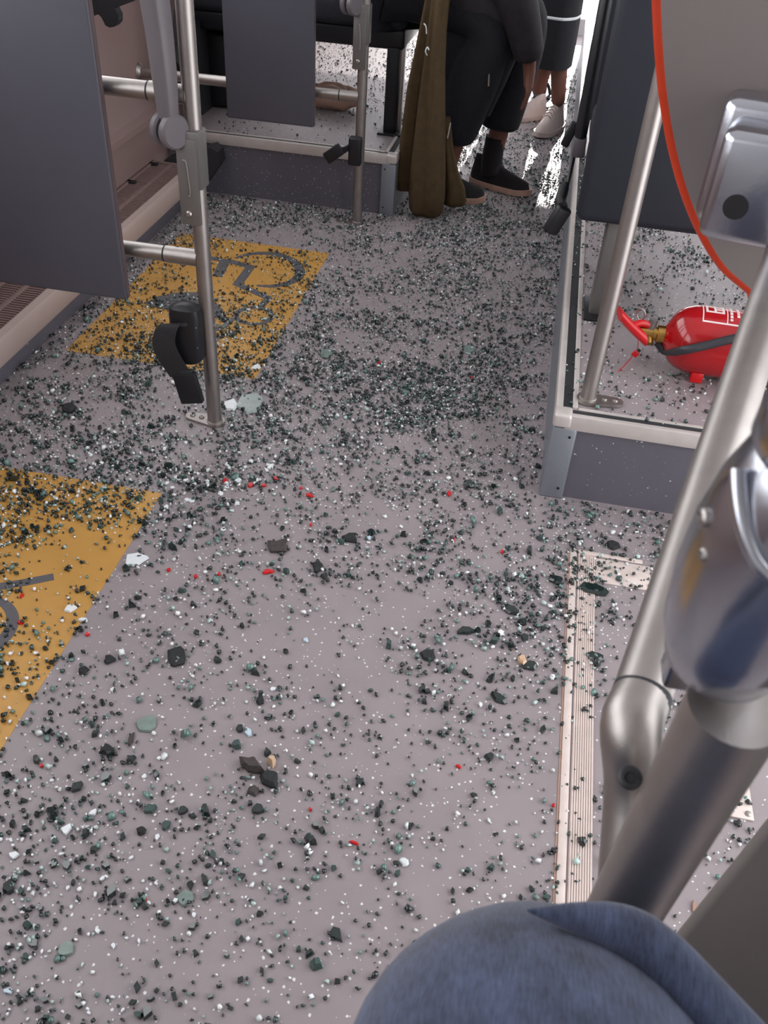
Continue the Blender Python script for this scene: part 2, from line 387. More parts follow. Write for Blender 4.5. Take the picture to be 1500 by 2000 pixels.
# ------------------------------------------------------------------ yellow wheelchair bay markings
V = Vector
def stroke(b, pts, w, z0, z1):
    """flat ribbon along floor points; w one width or one per point"""
    pts = [Vector((p[0], p[1], 0)) for p in pts]; n = len(pts); ws = w if isinstance(w, (list, tuple)) else [w]*n
    L, R = [], []
    for i in range(n):
        t = (pts[min(i+1, n-1)]-pts[max(i-1, 0)]).normalized(); s = Vector((-t.y, t.x, 0))
        L.append(pts[i]+s*ws[i]/2); R.append(pts[i]-s*ws[i]/2)
    rings = [[Vector((L[i].x, L[i].y, z0)), Vector((R[i].x, R[i].y, z0)), Vector((R[i].x, R[i].y, z1)), Vector((L[i].x, L[i].y, z1))] for i in range(n)]
    b.loft(rings, True)
Z3 = lambda x, y: P(270+x*.26, 440+y*.26, z=0)
def symbols(t, dx, dy):
    S = lambda pts: [Z3(*p) + Vector((dx, dy, 0)) for p in pts]
    z0, z1 = .0008, .0013
    b = MB(); arc = bez(S([(730, 250), (830, 220), (950, 212), (1060, 225), (1150, 262), (1205, 315), (1215, 365), (1180, 410), (1110, 442), (1000, 460), (890, 455)]), 60)
    n = len(arc); stroke(b, arc, [.010+.022*math.sin(math.pi*i/(n-1))**.7 for i in range(n)], z0, z1); b.build('wheel_mark', M['mark'], t, None)
    b = MB()
    for a, c, w in [((480, 235), (700, 278), .026), ((690, 272), (858, 318), .028), ((850, 305), (740, 455), .030), ((735, 440), (985, 552), .026), ((985, 545), (920, 615), .022), ((650, 275), (595, 388), .034)]:
        stroke(b, S([a, c]), w, z0, z1); z1 += .00005
    b.build('figure_mark', M['mark'], t, None)
    b = MB(); ring = [(870+135*math.cos(k*math.pi/20), 682+62*math.sin(k*math.pi/20)) for k in range(41)]
    stroke(b, S(ring), .016, z0, z1); b.build('head_mark', M['mark'], t, None)
    b = MB(); b.prism([p+Vector((0, 0, z0)) for p in S([(40, 592), (150, 535), (300, 508), (430, 506), (550, 552), (640, 640), (690, 770), (620, 720), (530, 660), (400, 632), (240, 642), (120, 616)])], (0, 0, .0005)); b.build('hood_mark', M['mark'], t, None)
    b = MB(); stroke(b, bez(S([(540, 800), (640, 765), (720, 700)]), 12), .016, z0, z1); stroke(b, bez(S([(560, 880), (640, 830), (760, 790)]), 12), .014, z0, z1); b.build('frame_mark', M['mark'], t, None)
t = thing('floor_marking', 'orange yellow floor marking with wheelchair symbol in front of rear podium', 'marking', group='yellow wheelchair bay markings')
b = MB(); b.prism([Vector((x, y, 0)) for x, y in [(-1.20, 2.0), (-.662, 2.0), (-.668, 2.868), (-1.20, 2.868)]], (0, 0, .0007)); b.build('yellow_field', M['yellow'], t, None)
symbols(t, 0, 0)
t = thing('floor_marking', 'yellow floor marking cut by the left edge of the picture', 'marking', group='yellow wheelchair bay markings')
b = MB(); b.prism([Vector((x, y, 0)) for x, y in [(-1.24, .60), (-.708, .60), (-.714, 1.470), (-1.24, 1.470)]], (0, 0, .0007)); b.build('yellow_field', M['yellow'], t, None)
ac = P(-62, 1225, z=0); rad = (P(24, 1220, z=0)-ac).length                 # wheel of the second wheelchair symbol
arc = [ac+Vector((rad*math.cos(a), rad*1.0*math.sin(a), 0)) for a in [math.radians(-150+k*260/50) for k in range(51)]]
b = MB(); n = len(arc); stroke(b, arc, [.008+.016*math.sin(math.pi*i/(n-1))**.7 for i in range(n)], .0008, .0013); b.build('wheel_mark', M['mark'], t, None)
b = MB(); zz = .0013
for pts_ in ([P(x, y, z=0) for x, y in [(105, 1127), (50, 1138), (-60, 1156)]], [ac+V((-.02, .06, 0)), ac+V((-.10, .02, 0))], [ac+V((-.10, .03, 0)), ac+V((-.06, -.07, 0))], [ac+V((-.06, -.07, 0)), ac+V((-.17, -.10, 0))]):
    stroke(b, pts_, .020, .0008, zz); zz += .00005
b.build('figure_mark', M['mark'], t, None)
b = MB(); stroke(b, [ac+V((-.20+.035*math.cos(k*math.pi/12), .04+.035*math.sin(k*math.pi/12), 0)) for k in range(25)], .014, .0008, .0013); b.build('head_mark', M['mark'], t, None)

# ------------------------------------------------------------------ grab poles, panels
R_P = .0172
def pole_thing(name, label, x, y, z0, z1, foot_dir, group='vertical grab poles'):
    t = thing(name, label, 'pole', group=group)
    b = MB(); b.tube([(x, y, z0+.006), (x, y, z1)], R_P, 28); b.build('shaft', M['steel'], t)
    fd = Vector(foot_dir).normalized(); sd = Vector((-fd.y, fd.x, 0)); c = Vector((x, y, z0))
    poly = []
    for k in range(13):
        a = math.pi/2+k*math.pi/12; poly.append(c + fd*(.024*math.cos(a)) + sd*(.024*math.sin(a)))
    for k in range(13):
        a = -math.pi/2+k*math.pi/12; poly.append(c + fd*(.062+.016*math.cos(a)) + sd*(.016*math.sin(a)))
    b = MB(); b.prism(poly, (0, 0, .007)); b.build('foot_plate', M['steel'], t, 30)
    for q in (.036, .060):
        b = MB(); b.lathe([(.0065, 0), (.0065, .002), (.005, .0042), (.003, .0042), (.0028, .0022), (0, .0022)], Matrix.Translation(c+fd*q+Vector((0, 0, .007))), 16); b.build('bolt', M['steel'], t)
    b = MB(); b.lathe([(R_P+.0025, 0), (R_P+.0025, .003), (R_P, .0045)], Matrix.Translation(c+Vector((0, 0, .006))), 24); b.build('collar', M['steel'], t)
    return t
PL = P(420, 826, z=0); PM = P(697, 436, z=0); PR = P(1147, 782, z=PZ)
pl = pole_thing('grab_pole', 'brushed steel pole with belt holder beside the large slate panel', PL.x, PL.y, 0, 2.3, (-1, .12, 0))
pm = pole_thing('grab_pole', 'brushed steel pole with small black buckle in front of rear podium', PM.x, PM.y, 0, 2.3, (-1, 0, 0))
pr_ = pole_thing('grab_pole', 'leaning looking steel pole on right podium beside the fire extinguisher', PR.x, PR.y, PZ, 2.3, (1, .05, 0))

def armrest_unit(t, px, py, zc, s=1.0):
    """folding armrest on a pole: clamp plate, pivot discs, raised arm"""
    b = MB(); b.box((px-.031, py-.028, zc-.19), (px+.012, py-.0165, zc-.015), .003); b.build('clamp_plate', M['satin'], t)
    b = MB(); b.box((px-.018, py-.026, zc-.115), (px+.020, py+.018, zc+.0), .004); b.build('clamp_block', M['satin'], t)
    b = MB(); b.tube(bez([(px-.016, py-.0295, zc-.055), (px-.010, py-.0295, zc-.062), (px-.006, py-.0295, zc-.12), (px-.008, py-.0295, zc-.128)], 12), .0016, 8); b.build('weld_bead', M['steel'], t)
    b = MB(); b.lathe([(.007, 0), (.007, .003), (.004, .006), (0, .006)], axis_matrix((px-.012, py-.028, zc-.165), (0, -1, 0)), 16); b.build('bolt', M['steel'], t)
    c = Vector((px-.038, py-.03, zc))
    for k, (a0, a1) in enumerate(((.004, .024), (-.024, -.006))):
        b = MB(); ax = Vector((.86, -.5, 0)).normalized(); mt = axis_matrix(c+ax*a0, ax)
        b.lathe([(.030, 0), (.033, .003), (.033, (a1-a0)-.004), (.029, a1-a0), (0, a1-a0)], mt, 32); b.build('pivot_disc', M['arm'], t)
    ax = Vector((.86, -.5, 0)); sd = Vector((.5, .86, 0)); rings = []
    for z, hw, dp, off in [(-.005, .014, .012, 0), (.03, .020, .017, .0), (.10, .023, .020, -.001), (.18, .024, .022, -.004), (.26, .025, .024, -.010), (.34, .025, .024, -.018), (.44, .023, .022, -.028), (.47, .015, .014, -.031)]:
        cc = c + Vector((0, 0, z)) + sd*off
        rings.append([cc + ax*(hw*math.copysign(abs(math.cos(a))**.6, math.cos(a))) + sd*(dp*math.copysign(abs(math.sin(a))**.6, math.sin(a))) for a in [k*2*math.pi/20 for k in range(20)]])
    b = MB(); b.loft(rings); b.build('raised_arm', M['arm'], t)
armrest_unit(pl, PL.x, PL.y, P(335, 245, Y=PL.y).z)
armrest_unit(pm, PM.x, PM.y, P(700, 5, Y=PM.y).z)

# belt holder on the left pole
bz = P(365, 640, Y=PL.y).z
b = MB(); rings = []
cx, cy = PL.x-.040, PL.y-.026
for z, k in [(-.068, .9), (-.062, .98), (.050, 1.0), (.066, .92), (.074, .55), (.076, .1)]:
    rings.append([Vector((cx + .037*k*math.copysign(abs(math.cos(a))**.55, math.cos(a)), cy + .026*k*math.copysign(abs(math.sin(a))**.7, math.sin(a)), bz+z + (.008*math.cos(a) if z < 0 else 0))) for a in [q*2*math.pi/28 for q in range(28)]])
b.loft(rings); bh = b.build('belt_holder', M['black'], pl)
b = MB(); b.lathe([(.006, 0), (.006, .004), (0, .006)], axis_matrix((PL.x+R_P, PL.y, bz+.015), (1, -.2, 0)), 14); b.build('screw', M['steel'], bh)
for dz in (.03, -.02):
    b = MB(); b.lathe([(.0018, 0), (.0018, .001), (0, .0015)], axis_matrix((cx+.03, cy-.0225, bz+dz), (.4, -1, 0)), 8); b.build('rivet', M['steel'], bh)
def ribbon(b, pts, wv, th=.0022):
    """strap swept along points; wv width vectors per point"""
    rings = []
    pts = [Vector(p) for p in pts]
    for i, p in enumerate(pts):
        wd = Vector(wv[i]) if isinstance(wv, list) else Vector(wv)
        t = (pts[min(i+1, len(pts)-1)]-pts[max(i-1, 0)]).normalized(); nn = t.cross(wd).normalized()*th
        rings.append([p+wd-nn, p+wd+nn, p-wd+nn, p-wd-nn])
    b.loft(rings)
b = MB(); ww = Vector((.025, .004, .003)); bp_ = bez([(cx-.010, cy-.028, bz+.035), (cx-.030, cy-.040, bz+.030), (cx-.040, cy-.046, bz-.005), (cx-.034, cy-.046, bz-.035), (cx-.020, cy-.040, bz-.070), (cx-.010, cy-.036, bz-.092)], 30)
ribbon(b, bp_, ww, .004); b.build('belt_strap', M['belt'], bh)
b = MB(); b.box((-.028, -.009, -.045), (.028, .009, .035), .004, M=Matrix.Translation((cx+.004, cy-.036, bz-.117)) @ Matrix.Rotation(math.radians(-12), 4, 'Y')); bk = b.build('buckle', M['black'], bh)
b = MB(); b.box((-.022, -.006, .030), (.022, .006, .042), .002, M=Matrix.Translation((cx+.004, cy-.036, bz-.117)) @ Matrix.Rotation(math.radians(-12), 4, 'Y')); b.build('belt_tongue', M['rubber'], bh)
# buckle on the middle pole
mz = P(690, 288, Y=PM.y).z
b = MB(); b.box((PM.x-.034, PM.y-.04, mz-.052), (PM.x+.012, PM.y-.006, mz+.045), .009, 3); mh = b.build('belt_holder', M['black'], pm)
b = MB(); b.box((-.035, -.008, -.020), (.035, .008, .020), .004, M=Matrix.Translation(P(652, 300, Y=PM.y-.05)) @ Matrix.Rotation(math.radians(-38), 4, 'Y')); b.build('buckle', M['black'], mh)
b = MB(); ribbon(b, [(PM.x-.030, PM.y-.03, mz+.01), (PM.x-.045, PM.y-.04, mz+.0), (PM.x-.062, PM.y-.05, mz-.006)], (.006, 0, .014), .003); b.build('belt_strap', M['belt'], mh)

def panel_unit(name, label, x0, x1, yf, z0, z1, pole, zs, xs_split):
    t = thing(name, label, 'panel', group='upright slate panels')
    th = .020
    b = MB(); b.box((x0, yf, z0), (x1, yf+th, z1), .006, 3); bd = b.build('board', M['panel'], t)
    b = MB(); b.box((x1-.0005, yf+.004, z0+.004), (x1+.0012, yf+th-.003, z1-.004)); b.build('edge_band', M['paneledge'], bd, None)
    for z in zs:
        yy = pole.y; a = Vector((x0+.02, yy, z)); e = Vector((pole.x-R_P*.6, yy, z)); s = Vector((xs_split, yy, z))
        b = MB(); b.tube([a, s], R_P, 24); r = b.build('rail', M['steel'], t)
        b = MB(); b.tube([s+Vector((.003, 0, 0)), e], R_P+.0012, 24); sl = b.build('sleeve', M['steel'], t)
        b = MB(); b.tube([s-Vector((.001, 0, 0)), s+Vector((.004, 0, 0))], R_P+.0006, 24); b.build('seal_ring', M['rubber'], sl)
        b = MB(); b.lathe([(.004, 0), (.004, .0012), (.002, .0012), (0, .0006)], axis_matrix((s.x+.03, yy, z+R_P), (0, -.3, 1)), 12); b.build('set_screw', M['rubber'], sl)
        b = MB(); b.box((x0+.05, yf+th-.002, z-.022), (x0+.10, yy, z+.022), .004); b.build('bracket', M['satin'], t)
    return t
panel_unit('divider_panel', 'large slate grey upright panel at the left edge on two steel rails', -1.30, P(236, 590, Y=1.685).x, 1.685+.03, .330, 1.30, PL, (P(300, 492, Y=PL.y).z, P(250, 172, Y=PL.y).z), P(322, 495, Y=PL.y).x)
panel_unit('divider_panel', 'smaller slate grey upright panel hanging in front of rear podium', P(442, 235, Y=3.1).x, P(611, 252, Y=3.1).x, PM.y-.055, .333, 1.25, PM, (P(670, 186, Y=PM.y).z, P(670, 186, Y=PM.y).z+.33), P(663, 187, Y=PM.y).x)
t = thing('support_rail', 'thin steel rail running from the wall to the smaller slate panel', 'rail')
b = MB(); z = P(400, 155, Y=PM.y).z; b.tube([(-1.43, PM.y, z), (P(446, 160, Y=PM.y).x, PM.y, z)], R_P, 24); b.build('bar', M['steel'], t)
b = MB(); b.lathe([(.03, 0), (.03, .006), (.02, .012), (R_P, .016)], axis_matrix((-1.43, PM.y, z), (1, 0, 0)), 24); b.build('wall_flange', M['steel'], t)

# tip-up seat on the left wall
t = thing('tip_up_seat', 'black edge of a folding wall seat with latch tab, top left', 'seat')
b = MB(); b.prism([P(x, y, Y=2.55) for x, y in [(60, 60), (176, 34), (262, 2), (300, -60), (60, -60)]], (0, .03, 0)); b.build('seat_pan', M['black'], t)
b = MB(); pts = [P(x, y, Y=2.545) for x, y in [(186, 22), (222, 12), (231, 30), (231, 44), (224, 52), (214, 54), (206, 50), (198, 34)]]
b.prism(pts, (0, .03, 0)); b.build('latch_tab', M['black'], t)

# ------------------------------------------------------------------ seats
def seat(name, label, x0, x1, yb, z0, legx, facing=1, arm=False, group=None):
    """seat on a podium; its backrest faces the camera (facing=1) or its cushion does (-1)"""
    t = thing(name, label, 'seat', group=group)
    f = facing
    def yy(a, c): return sorted((yb+f*a, yb+f*c))
    a, c = yy(0, .07); b = MB(); b.box((x0, a, z0), (x1, c, z0+.78), .02, 4); bk = b.build('back_shell', M['seatshell'], t)
    a, c = yy(.06, .13); b = MB(); b.box((x0+.02, a, z0+.10), (x1-.02, c, z0+.74), .025, 4); b.build('backrest', M['seat'], t)
    a, c = yy(.05, .48); b = MB(); b.box((x0+.01, a, z0+.07), (x1-.01, c, z0+.17), .03, 4); b.build('cushion', M['seat'], t)
    a, c = yy(.03, .46); b = MB(); b.box((x0+.015, a, z0+.005), (x1-.015, c, z0+.075), .015, 3); b.build('seat_pan', M['black'], t)
    for lx in legx:
        a, c = yy(.03, .09); b = MB(); b.box((lx-.024, a, PZ), (lx+.024, c, z0+.02), .008, 3); b.build('leg', M['satin'] if f > 0 else M['black'], t)
        a, c = yy(.0, .14); b = MB(); b.box((lx-.035, a, PZ-.002), (lx+.035, c, PZ+.006), .002); b.build('foot', M['black'], t)
    return t
LEGR = P(1163, 628, z=PZ)
sr = seat('passenger_seat', 'nearest dark seat back on right podium with dangling belt buckles', .098, .56, LEGR.y+.0, .468, (LEGR.x+.004,), 1, group='seats on the right podium')
b = MB(); x, y = .082, 2.42                                     # lowered armrest on the aisle side
rings = []
for z, hw in [(.588, .014), (.594, .019), (.62, .020), (.75, .020), (.95, .019), (.97, .012)]:
    rings.append([Vector((x+hw*.8*math.cos(a), y+hw*1.3*math.sin(a), z)) for a in [k*2*math.pi/20 for k in range(20)]])
b.loft(rings); ar = b.build('armrest', M['black'], sr)
b = MB(); b.box((x-.015, y-.024, .545), (x+.017, y+.024, .592), .005); b.build('armrest_cap', M['arm'], ar)
b = MB(); s0 = Vector((.075, 2.42, .56)); ribbon(b, bez([s0, (.072, 2.38, .50), (.066, 2.33, .46), (.058, 2.27, .445)], 20), (.004, .016, .004), .0018); st = b.build('belt_strap', M['greybelt'], sr)
b = MB(); q = P(1098, 405, Y=2.24); b.tube(bez([(.064, 2.33, .50), (.058, 2.28, .475), tuple(q)], 10), [.008, .012, .013, .014, .014, .014, .014, .014, .014, .014, .014][:len(bez([(.064, 2.33, .50), (.058, 2.28, .475), tuple(q)], 10))], 12); b.build('buckle_sleeve', M['black'], sr)
b = MB(); q = P(1088, 430, Y=2.235); b.box((-.020, -.011, -.036), (.020, .011, .036), .006, 3, M=Matrix.Translation(q) @ Matrix.Rotation(math.radians(22), 4, 'Y') @ Matrix.Rotation(math.radians(25), 4, 'Z')); b.build('buckle', M['black'], sr)
b = MB(); q = P(1113, 262, Y=2.47); b.box((-.011, -.008, -.032), (.011, .008, .032), .004, 3, M=Matrix.Translation(q) @ Matrix.Rotation(math.radians(18), 4, 'Y')); b.build('upper_buckle', M['black'], sr)
seat('passenger_seat', 'dark seat edge on right podium one row beyond the nearest seat', .100, .56, 3.05, .468, (.22,), 1, group='seats on the right podium')

sl = seat('passenger_seat', 'dark double seat on rear left podium facing the camera', -1.38, -.545, 3.99, .505, (), -1, group='seats on the rear podium')
lg = P(763, 258, z=PZ)
b = MB(); b.box((lg.x-.026, lg.y-.03, PZ), (lg.x+.020, lg.y+.03, .52), .006); b.build('leg', M['black'], sl)
b = MB(); b.box((lg.x+.022, lg.y-.012, PZ), (lg.x+.037, lg.y+.022, .52), .003); b.build('leg_lit_edge', M['steel'], sl)  # bright steel strip added to stand for the leg's lit edge
b = MB(); b.box((lg.x-.045, lg.y-.05, PZ-.002), (lg.x+.045, lg.y+.06, PZ+.006), .002); b.build('foot', M['black'], sl)
b = MB(); b.box((-1.36, 3.60, PZ), (-1.22, 3.94, .50), .03, 3); b.build('wall_pedestal', M['black'], sl)
t = thing('side_panel', 'sloping side cover at wall end of rear podium, coloured dark as shadow', 'panel')
b = MB(); b.prism([P(x, y, X=-1.33) for x, y in [(345, 120), (372, 168), (412, 262), (440, 262), (450, 150), (430, 60), (350, 20)]], (-.02, 0, 0)); b.build('cover', M['rubber'], t)  # dark colour stands in for the black triangular shadow here
b = MB(); b.tube(bez([P(x, y, X=-1.327) for x, y in [(366, 160), (376, 185), (398, 240), (412, 258), (436, 262)]], 20), .004, 8); b.build('cover_edge', M['pink'], t)
# beige bag under the double seat
t = thing('bag', 'beige rounded bag lying under the dark double seat', 'bag'); c = P(650, 205, z=PZ+.03)
b = MB(); rings = []
for k in range(9):
    a = -math.pi/2+k*math.pi/8; rr = max(math.cos(a)**.6 if k not in (0, 8) else .05, .05); zz = PZ+.045+.044*math.sin(a)
    rings.append([Vector((c.x-.02+.125*rr*math.cos(q)*(1+.05*math.sin(3*q)), c.y+.06+.06*rr*math.sin(q), zz+(.006*math.sin(4*q+k) if 1 < k < 8 else 0))) for q in [j*2*math.pi/28 for j in range(28)]])
b.loft(rings); b.build('body', M['beige'], t, 70)
b = MB(); b.tube(bez([(c.x-.08, c.y+.02, PZ+.075), (c.x-.04, c.y+.01, PZ+.105), (c.x+.03, c.y+.01, PZ+.105), (c.x+.06, c.y+.02, PZ+.07)], 20), .005, 8); b.build('handle', M['beige'], t)

# ------------------------------------------------------------------ fire extinguisher
t = thing('fire_extinguisher', 'red fire extinguisher lying on its side on the right podium', 'fire extinguisher')
er = .078; e0 = P(1300, 655, z=PZ+er+.003); e0 = Vector((e0.x, e0.y, PZ+er+.004)); ME = axis_matrix(e0, (1, -.03, 0), (0, 0, 1))
b = MB(); prof = [(.022, -.004), (.027, .0), (.044, .007), (.059, .018), (.069, .032), (.0755, .050), (er, .070), (er, .36), (er-.004, .372), (er-.014, .38), (0, .382)]
b.lathe(prof, ME, 48); cyl = b.build('cylinder', M['red'], t, 35)
b = MB(); b.lathe([(.016, -.030), (.016, -.022), (.021, -.020), (.021, -.004)], ME, 24); b.build('neck_ring', M['brass'], t)
b = MB(); b.lathe([(.009, -.062), (.0135, -.060), (.0135, -.030)], ME, 20); b.build('valve', M['brass'], t)
# local frame of ME: x=up, y=sideways(towards/away), z=along axis
def E3(u, s, a): return ME @ Vector((u, s, a))
b = MB(); b.tube([E3(.0, 0, -.036), E3(.032, -.004, -.034)], .010, 16); b.build('valve_cap', M['satin'], t)
b = MB(); b.tube([E3(-.004, .0, -.036), E3(-.020, .018, -.034)], .009, 16); b.build('hose_outlet', M['brass'], t)
lv = [E3(-.008, .02, -.046), E3(.004, .012, -.068), E3(.018, .002, -.092), E3(.032, -.008, -.113)]
b = MB(); rings = []
for p, (wd, th) in zip(bez(lv, 12), [(.023, .014)]*20):
    rings.append([p + (ME.to_3x3() @ Vector((th*math.sin(a), wd*math.cos(a)*.4+wd*math.cos(a)*.6, wd*.25*math.cos(a)))) for a in [k*2*math.pi/14 for k in range(14)]])
b.loft(rings); b.build('carry_lever', M['redplastic'], t)
b = MB(); b.tube(bez([E3(.018, -.002, -.040), E3(.022, .004, -.062), E3(.016, .010, -.080)], 10), .008, 12); b.build('squeeze_lever', M['redplastic'], t)
b = MB(); rg = [E3(.040+.013*math.cos(k*math.pi/10), -.004+.006*math.sin(k*math.pi/10), -.066+.009*math.sin(k*math.pi/10)) for k in range(21)]; b.tube(rg, .0022, 8); b.build('pin_ring', M['steel'], t)
hp = bez([P(1284, 668, z=PZ+.062), P(1300, 682, z=PZ+.05) + Vector((0, -.01, 0)), P(1335, 684, Y=e0.y-.082), P(1390, 672, Y=e0.y-.086), P(1440, 660, Y=e0.y-.084), P(1480, 655, Y=e0.y-.075)], 40)
b = MB(); b.tube(hp, .0098, 16); b.build('hose', M['hose'], t)
b = MB(); sg = bez([E3(-.012, .024, -.060), P(1244, 684, z=PZ+.02), P(1228, 705, z=PZ+.006), P(1208, 726, z=PZ+.004)], 16); b.tube(sg, .0011, 8); ts = b.build('seal_tie', M['redplastic'], t)
b = MB(); q = P(1241, 691, z=PZ+.016); b.box((-.007, -.004, -.007), (.007, .004, .007), .0015, M=Matrix.Translation(q) @ Matrix.Rotation(.6, 4, 'Y')); b.build('seal_tag', M['redplastic'], ts)
b = MB(); q = e0+Vector((.085, -.045, -.068)); b.box((q.x-.014, q.y-.012, PZ), (q.x+.014, q.y+.012, q.z+.012), .003); b.build('foot_stop', M['redplastic'], t)
# printed label on the cylinder: lines and blocks wrapped around it (ang 0 = top, positive towards camera)
def wrap(b, a0, a1, z0, z1, r=er+.0006):
    z0 -= .034; z1 -= .034
    n = max(2, int(abs(a1-a0)/6)+1); rows = []
    for i in range(n+1):
        a = math.radians(a0+(a1-a0)*i/n); rows.append([ME @ Vector((rr*math.cos(a), -rr*math.sin(a), z)) for rr, z in ((r, z0), (r, z1), (r-.001, z1), (r-.001, z0))])
    b.loft(rows)
SG = 1 if (ME @ Vector((0, -1, 0))).y < e0.y else -1
b = MB()
A = lambda q: q*SG
for a0, a1, z0, z1 in [(-48, 30, .097, .0995), (30, 33, .097, .19), (-48, 33, .150, .152), (-48, 33, .188, .190), (-48, 33, .197, .199)]:
    wrap(b, A(a0), A(a1), z0, z1)
b.build('label_frame', M['white'], cyl, None)
b = MB()
# heading letters, read along the circumference, and small text columns
for a0, a1, z0, z1 in [(-26, 6, .104, .109), (-26, 6, .122, .127), (-26, 6, .140, .145), (-26, -22, .104, .127), (-14, -10, .104, .145), (-3, 1, .122, .145), (6, 10, .104, .145)]:
    wrap(b, A(a0), A(a1), z0, z1)
for z in (.157, .172, .205, .214, .223):
    a = -30
    while a < (26 if z < .16 else 8):
        l = random.uniform(4, 10); wrap(b, A(a), A(a+l), z, z+.006); a += l+2.2
for a0, a1, z0, z1 in [(4, 8, .205, .228), (12, 16, .205, .228), (4, 30, .205, .209), (20, 30, .222, .226), (26, 30, .205, .226)]: wrap(b, A(a0), A(a1), z0, z1)
b.build('label_lettering', M['white'], cyl, None)
b = MB(); wrap(b, A(-60), A(40), .232, .262); b.build('label_sticker', M['cream'], cyl, None)
b = MB(); wrap(b, A(-70), A(-38), .205, .245, er+.004); b.build('strap_buckle', M['steel'], cyl, None)

# ------------------------------------------------------------------ people
def skinned(name, joints, edges, mat_, parent=None, root=0, sub=2):
    """continuous surface grown around a skeleton: joints = [(pos, radius or (rx, ry))]"""
    me = bpy.data.meshes.new(name); me.from_pydata([tuple(p) for p, r in joints], edges, [])
    o = bpy.data.objects.new(name, me); COL.objects.link(o)
    o.modifiers.new('Skin', 'SKIN'); sv = me.skin_vertices[0].data
    for i, (p, r) in enumerate(joints):
        sv[i].radius = r if isinstance(r, (tuple, list)) else (r, r)
        sv[i].use_root = (i == root)
    s = o.modifiers.new('Sub', 'SUBSURF'); s.levels = sub; s.render_levels = sub
    dg = bpy.context.evaluated_depsgraph_get()
    m2 = bpy.data.meshes.new_from_object(o.evaluated_get(dg)); m2.name = name
    bpy.data.objects.remove(o); bpy.data.meshes.remove(me)
    return link(name, m2, mat_, parent, 180)

def head_mesh(b, c, f):
    """simple head: skull, jaw, nose, ears, brow; c centre, f facing direction"""
    f = Vector(f).normalized(); s = Vector((-f.y, f.x, 0)); u = Vector((0, 0, 1)); rings = []
    for k in range(15):
        a = -math.pi/2+math.pi*k/14; z = math.sin(a)*.118; w = max(math.cos(a), .02)**.75
        jaw = .80 if z < -.04 else 1.0
        ring = []
        for q in range(24):
            t = q*2*math.pi/24; x = math.cos(t); y = math.sin(t)
            fw = .098*x*w*(1 if x < 0 else jaw+.1) + (.006 if z < -.05 else 0)
            if x > .9 and -.04 < z < .02: fw += .018*(1-abs(z+.015)/.05)        # nose
            if x > .6 and abs(abs(y)-.4) < .2 and 0 < z < .03: fw -= .006           # eye sockets
            if x > .8 and -.075 < z < -.055: fw += .004                             # lips
            ring.append(c + f*fw + s*(.076*y*w*jaw) + u*z)
        rings.append(ring)
    b.loft(rings)
    for sg in (-1, 1):
        b.lathe([(.004, 0), (.018, .004), (.024, .010), (.018, .016), (.004, .016)], axis_matrix(c+s*sg*.066+u*.0-f*.01, s*sg+f*-.3), 14)
def shoe(parent, heel, toe, wid, mat_up, mat_sole, hgt=.085, laces=False, pleat=False, name='shoe', collar=.0):
    """upper with rounded toe + separate sole; heel/toe floor points"""
    h = Vector(heel); tt = Vector(toe); ax = tt-h; ln = ax.length; ax.normalize(); sd = Vector((-ax.y, ax.x, 0)); z0 = h.z
    def outline(a):     # half width along the sole, a in 0..1
        return wid*(.36+.10*math.sin(a*math.pi*1.0)+.08*max(0, a-.45)*math.sin(min(1, (a-.45)/.5)*math.pi) if a < 1 else .3)
    N = 15; rings = []
    for i in range(N+1):
        a = i/N; e = min(1, math.sqrt(max(0, 1-((a-.5)/.5)**6))); hw = max(wid*(.34+.13*math.sin(math.pi*min(1, a*.95+.1)))*e, .004)
        top = hgt*(1.0 if a < .25 else (1.0-.62*((a-.25)/.75)**.8)) * (.25+.75*min(1, e*1.3)) + .012
        ring = []
        for k in range(16):
            q = k*2*math.pi/16; cz = math.sin(q); cx_ = math.cos(q)
            ring.append(h+ax*(a*ln)+sd*(hw*cx_*(1 if cz < 0 else (1-.45*cz)))+Vector((0, 0, .018+(top-.018)*max(0, cz)-.004*max(0, -cz))))
        rings.append(ring)
    b = MB(); b.loft(rings); up = b.build(name, mat_up, parent, 60)
    rings = []
    for i in range(N+1):
        a = i/N; e = min(1, math.sqrt(max(0, 1-((a-.5)/.5)**6))); hw = max(wid*(.36+.14*math.sin(math.pi*min(1, a*.95+.1)))*e, .005)
        lift = .008*max(0, (a-.8)/.2)
        rings.append([h+ax*((a-.5)*ln*1.03+.5*ln)+sd*(s_*hw)+Vector((0, 0, zz+lift)) for s_, zz in ((-1, .002), (1, .002), (1.03, .012), (1.0, .024), (-1.0, .024), (-1.03, .012))])
    b = MB(); b.loft(rings); b.build('sole', mat_sole, up, 50)
    if laces:
        for k in range(4):
            a = .42+k*.085; top = hgt*(1.0-.62*((a-.25)/.75)**.8)+.010
            p = h+ax*(a*ln)+Vector((0, 0, top)); b = MB(); b.tube(bez([p-sd*.022-Vector((0, 0, .008)), p+Vector((0, 0, .004)), p+sd*.022-Vector((0, 0, .008))], 8), .003, 8); b.build('lace', mat_up, up)
    if pleat:
        for k in range(12):
            a = .12+k*.07; q = h+ax*(a*ln); b = MB()
            b.box((-.003, -.002, 0), (.003, .002, .022), 0, M=Matrix.Translation(q-sd*(wid*.47)+Vector((0, 0, .003)))); b.build('tread', mat_sole, up)
    return up
